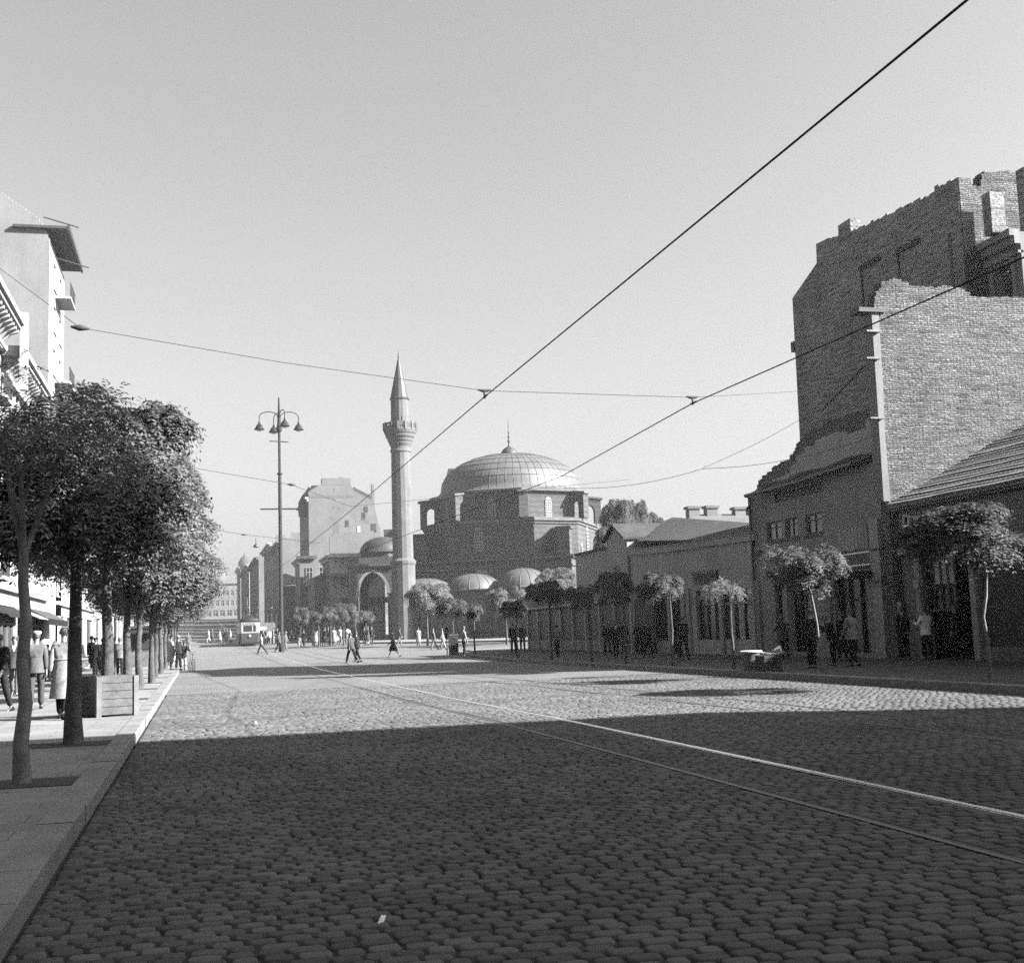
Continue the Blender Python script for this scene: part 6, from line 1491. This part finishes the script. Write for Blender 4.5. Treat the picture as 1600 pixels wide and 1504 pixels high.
person('person in a dark hat looking over the black cloak', 143, 1048, 170, 'stand', K+'coal', K+'coal', 'jacket', 'hat', K+'black', H=1.78, dz=.125)
person('dark-jacketed person right of the third trunk', 178, 1053, 20, 'walk2', K+'coal', K+'mid', 'jacket', 'cap', K+'pale', dz=.125)
person('person in a grey jacket and dark trousers left of the fourth trunk', 187, 1056, -5, 'stand2', K+'dusty', K+'coal', 'jacket', dz=.125)
person('person in a light jacket near the house wall', 204, 1037, 165, 'walk', K+'pale', K+'slate', 'jacket', dz=.125)
person('person in black walking along the house wall', 210, 1034, 12, 'walk2', K+'black', K+'black', 'jacket', dz=.125)
person('person in a grey coat far left by the shop windows', 34, 1058, 90, 'stand', K+'mid', K+'slate', 'coat', dz=.125)
person('person in a dark coat by the left shops, small between trunks', 84, 1052, -90, 'walk', K+'slate', K+'coal', 'coat', dz=.125)
person('person in a white shirt far along the left pavement', 120, 1042, 180, 'walk2', K+'cream', K+'slate', 'shirt', dz=.125)
person('person in a long cream coat standing at the left kerb', 267, 1046, -60, 'stand2', K+'cream', K+'dusty', 'coat', 'cap', K+'coal', H=1.72, dz=.125)
person('dark-suited person in a pale cap at the left kerb', 279, 1046, 60, 'stand', K+'coal', K+'black', 'jacket', 'cap', K+'pale', H=1.7, dz=.125)
person('small person standing far off on the left kerb', 294, 1008, 180, 'stand', K+'mid', K+'dusty', 'jacket', dz=.1, D=112)
# cyclist pushing off
pb = on_ground(291, 1049)
person('person in a dark jacket and pale trousers holding a bicycle at the left kerb', 291, 1049, -170, 'lean', K+'coal', K+'pale', 'jacket', 'cap', K+'slate', at=(pb.x-.15, pb.y, 0), H=1.66)
t = thing('bicycle', 'dark bicycle held by a person at the left kerb', 'bicycle', (pb.x+.28, pb.y-.1, 0), R(170))
for y_ in (-.52, .52):
    mb = MB(); mb.tube([(0, y_+.33*math.cos(q), .34+.33*math.sin(q)) for q in (2*math.pi*k/24 for k in range(25))], .018, 6); w_ = mb.build('wheel', 'rubber', t, True)
    mb = MB()
    for k in range(8): q = math.pi*2*k/8; mb.tube([(0, y_, .34), (0, y_+.31*math.cos(q), .34+.31*math.sin(q))], .004, 4)
    mb.build('spoke', 'iron', w_, True)
MB().tube([(0, -.52, .34), (0, -.1, .32), (0, .38, .75), (0, -.2, .8), (0, -.1, .32)], .016, 6).build('frame', 'iron', t, True)
MB().tube([(0, .52, .34), (0, .4, .72), (0, .37, .98)], .016, 6).build('fork', 'iron', t, True); MB().tube([(-.25, .3, .98), (0, .4, 1.0), (.25, .3, .98)], .014, 6).build('handlebar', 'iron', t, True)
MB().lathe([(.02, .84), (.09, .87), (.1, .9), (.03, .93)], (0, -.24, 0), 10, sy=1.5, sx=.7).build('saddle', 'rubber', t, True)
# road
person('person in a white shirt striding across the road in front of the lamp standard', 409, 1026, 75, 'stride', K+'cream', K+'coal', 'shirt', D=101, H=1.7)
person('person in dark clothes left of the foot of the lamp standard', 436, 1018, -130, 'walk', K+'slate', K+'coal', 'jacket', D=105, H=1.72)
person('person in grey right of the foot of the lamp standard', 446, 1014, -120, 'walk2', K+'mid', K+'dusty', 'jacket', 'cap', K+'pale', D=109)
person('dark-suited person carrying a pale bag right of the lamp standard', 475, 1010, 150, 'walk', K+'black', K+'coal', 'jacket', D=116, H=1.72)
person('child in pale clothes beside the dark-suited person', 467, 1005, 150, 'stand', K+'pale', K+'pale', 'dress', 'hair_long', D=118, H=1.15)
person('left one of the dark pair crossing before the porch, back to the camera', 549, 1023, 30, 'stride', K+'slate', K+'black', 'jacket', D=70, H=1.76)
person('right one of the dark pair crossing before the porch, carrying white parcels', 558, 1023, 60, 'walk2', K+'coal', K+'black', 'jacket', D=72, H=1.74)
o = MB().lathe([(.02, -.12), (.13, -.08), (.17, .02), (.12, .12), (.02, .15)], (0, 0, 0), 10).build('parcel', 'cloth_white'); q = at_d(543, 987, 71); o.location = q; tag(o, 'white parcel held by the dark pair before the porch', 'parcel')
person('person in a dark skirt and pale blouse crossing before the minaret', 615, 1022, 80, 'stride', K+'dusty', K+'black', 'dress', 'hair_long', 'hair_dark', D=80, H=1.62)
person('person in a grey suit walking beneath the minaret', 624, 1004, -90, 'walk', K+'mid', K+'dusty', 'jacket', D=112)
person('person in a pale long coat before the dark arcade door', 654, 1004, 0, 'stand', K+'khaki', K+'pale', 'coat', D=112, H=1.66)
person('left one of two light-suited walkers before the arcade', 678, 1010, 80, 'walk', K+'dusty', K+'dusty', 'jacket', D=98, group='light-suited walkers')
person('right one of two light-suited walkers before the arcade', 692, 1009, 80, 'walk2', K+'khaki', K+'khaki', 'jacket', D=98, group='light-suited walkers')
person('person in a pale shirt and black trousers standing on the pavement corner', 725, 1021, -75, 'stand2', K+'khaki', K+'black', 'shirt', dz=.13, D=70.5, H=1.7)
GC = 'people crossing by the tram'
for lab, x, y, D_, tp, lw, wr_, ps in (('person in a white shirt left of the tram', 326, 1006, 150, 'white', 'cream', 'shirt', 'walk'), ('person in a dark suit at the left of the group by the tram', 332, 1006, 149, 'slate', 'slate', 'jacket', 'walk2'), ('person in a pale dress just left of the tram', 344, 1006, 146, 'cream', 'pale', 'dress', 'walk2'), ('person in black close to the tram side', 351, 1005, 147, 'black', 'black', 'jacket', 'walk'), ('second person in black touching the tram side', 355, 1005, 147, 'coal', 'black', 'jacket', 'stand'), ('person in pale grey between the tram and the black coats', 360, 1005, 146, 'pale', 'dusty', 'jacket', 'stand')):
    person(lab, x, y, 85, ps, K+tp, K+lw, wr_, 'cap' if tp == 'slate' else 'hair', group=GC, D=D_)
GK = 'people around the stall'
r = random.Random(9); tones = ['mid', 'slate', 'cream', 'dusty', 'coal', 'pale', 'black', 'khaki']
for k, (x, D_) in enumerate(((411, 131), (416, 133), (421, 132), (427, 134), (433, 136), (446, 150), (451, 148), (456, 140), (462, 143), (468, 150))):
    person(('person in %s clothes, %s at the stall' % (('grey', 'dark grey', 'cream', 'light grey', 'black', 'pale', 'black', 'light')[k], ('first from the left', 'second from the left', 'third from the left', 'fourth from the left', 'fifth from the left', '', '', '')[k])) if k < 5 else ('person in %s clothes right of the lamp standard, %s of the group' % ({'mid': 'mid grey', 'slate': 'dark grey', 'dusty': 'light grey', 'coal': 'black'}.get(tones[(k+3) % 8], tones[(k+3) % 8]), ('first', 'second', 'third', 'fourth', 'fifth')[k-5])),
           x, 995, r.choice((0, 90, 180, -90)), r.choice(('stand', 'stand2', 'walk', 'walk2')), K+tones[k % 8 if k < 5 else (k+3) % 8], K+r.choice(('slate', 'coal', 'dusty')), r.choice(('jacket', 'shirt')), group=GK, D=D_, dz=0.)
GW = 'waiting crowd under the low trees'
for k, (x, D_) in enumerate(((489, 121), (493, 119), (498, 123), (502, 121), (508, 117), (513, 123), (517, 121), (522, 118), (527, 122), (532, 120), (537, 123), (542, 121), (569, 118), (575, 117), (581, 119))):
    tn = tones[(k*3+2) % 8]
    person('person in %s, %s from the left in the crowd under the low trees' % ({'mid': 'mid grey', 'slate': 'dark grey', 'cream': 'white', 'dusty': 'light grey', 'coal': 'charcoal', 'pale': 'pale cloth', 'black': 'black', 'khaki': 'tan grey'}[tn], ('first', 'second', 'third', 'fourth', 'fifth', 'sixth', 'seventh', 'eighth', 'ninth', 'tenth', 'eleventh', 'twelfth', 'thirteenth', 'fourteenth', 'fifteenth')[k]),
           x, 998, r.choice((0, 40, 180, -90, 90)), r.choice(('stand', 'stand2', 'arms', 'walk2')), K+tn, K+r.choice(('slate', 'coal', 'dusty', 'pale')), r.choice(('jacket', 'shirt', 'coat')), r.choice(('hair', 'cap', 'hat')), K+r.choice(('slate', 'pale')) if False else 'hair_dark', group=GW, D=D_, dz=.14)
# right pavement
person('tall person in black seen from behind at the far end of the right pavement', 803, 1021, 0, 'stand', K+'black', K+'black', 'jacket', dz=.13, H=1.8)
person('person in grey partly hidden by the narrow dark tree', 817, 1017, 180, 'stand', K+'slate', K+'coal', 'jacket', dz=.13)
person('person in a grey jumper and black trousers walking away past the posts', 871, 1025.5, 0, 'walk2', K+'dusty', K+'black', 'shirt', dz=.13, H=1.68)
person('left one of two dark-suited walkers before the arched opening', 950, 1025, 170, 'walk', K+'coal', K+'coal', 'jacket', dz=.13, H=1.7)
person('dark-suited walker with a white collar before the arched opening', 963, 1029, 178, 'walk2', K+'black', K+'coal', 'jacket', dz=.13, collar=True, H=1.74)
person('person in a black coat right behind the white-collared walker', 976, 1021, 150, 'stand', K+'coal', K+'black', 'coat', dz=.13)
person('left one of two black-coated people seen from behind by the shops', 999, 1022, 20, 'stand2', K+'black', K+'black', 'coat', dz=.13)
person('right one of two black-coated people seen from behind by the shops', 1013, 1027, 10, 'walk', K+'black', K+'coal', 'coat', dz=.13)
person('broad dark person walking away before the doorway pilaster', 1069, 1031, -5, 'walk', K+'coal', K+'black', 'jacket', dz=.13, H=1.78)
person('vendor in a wide hat bending behind the wicker basket', 1228, 1032, 140, 'lean', K+'slate', K+'coal', 'jacket', 'hat', K+'mid', dz=.13, H=1.66)
person('person in dark clothes with folded arms beside the leaning trunk', 1270, 1044, -60, 'arms', K+'coal', K+'black', 'jacket', dz=.13, H=1.74)
person('crouching dark person near the corner pilaster', 1305, 1040, 90, 'lean', K+'black', K+'black', 'jacket', dz=.13, H=1.6)
person('person in black behind the crouching one', 1318, 1033, 20, 'stand', K+'coal', K+'black', 'coat', dz=.13, H=1.68)
person('person in a light grey jacket and dark trousers by the shop entrance', 1334, 1041, 20, 'walk2', K+'khaki', K+'coal', 'jacket', dz=.13, H=1.74)
person('dark person at the left of the open shop front', 1414, 1031, 0, 'stand', K+'black', K+'black', 'jacket', dz=.13, H=1.74)
person('shopper in a white belted jacket seen from behind at the open shop front', 1450, 1031, 8, 'arms', K+'white', K+'black', 'jacket', dz=.13, H=1.72, belt=True)
person('dark-jacketed person with a pale collar right of the door post', 1497, 1031, 35, 'stand', K+'coal', K+'black', 'jacket', dz=.13, H=1.76)
scene.cycles.use_denoising = False
scene.cycles.max_bounces = 6
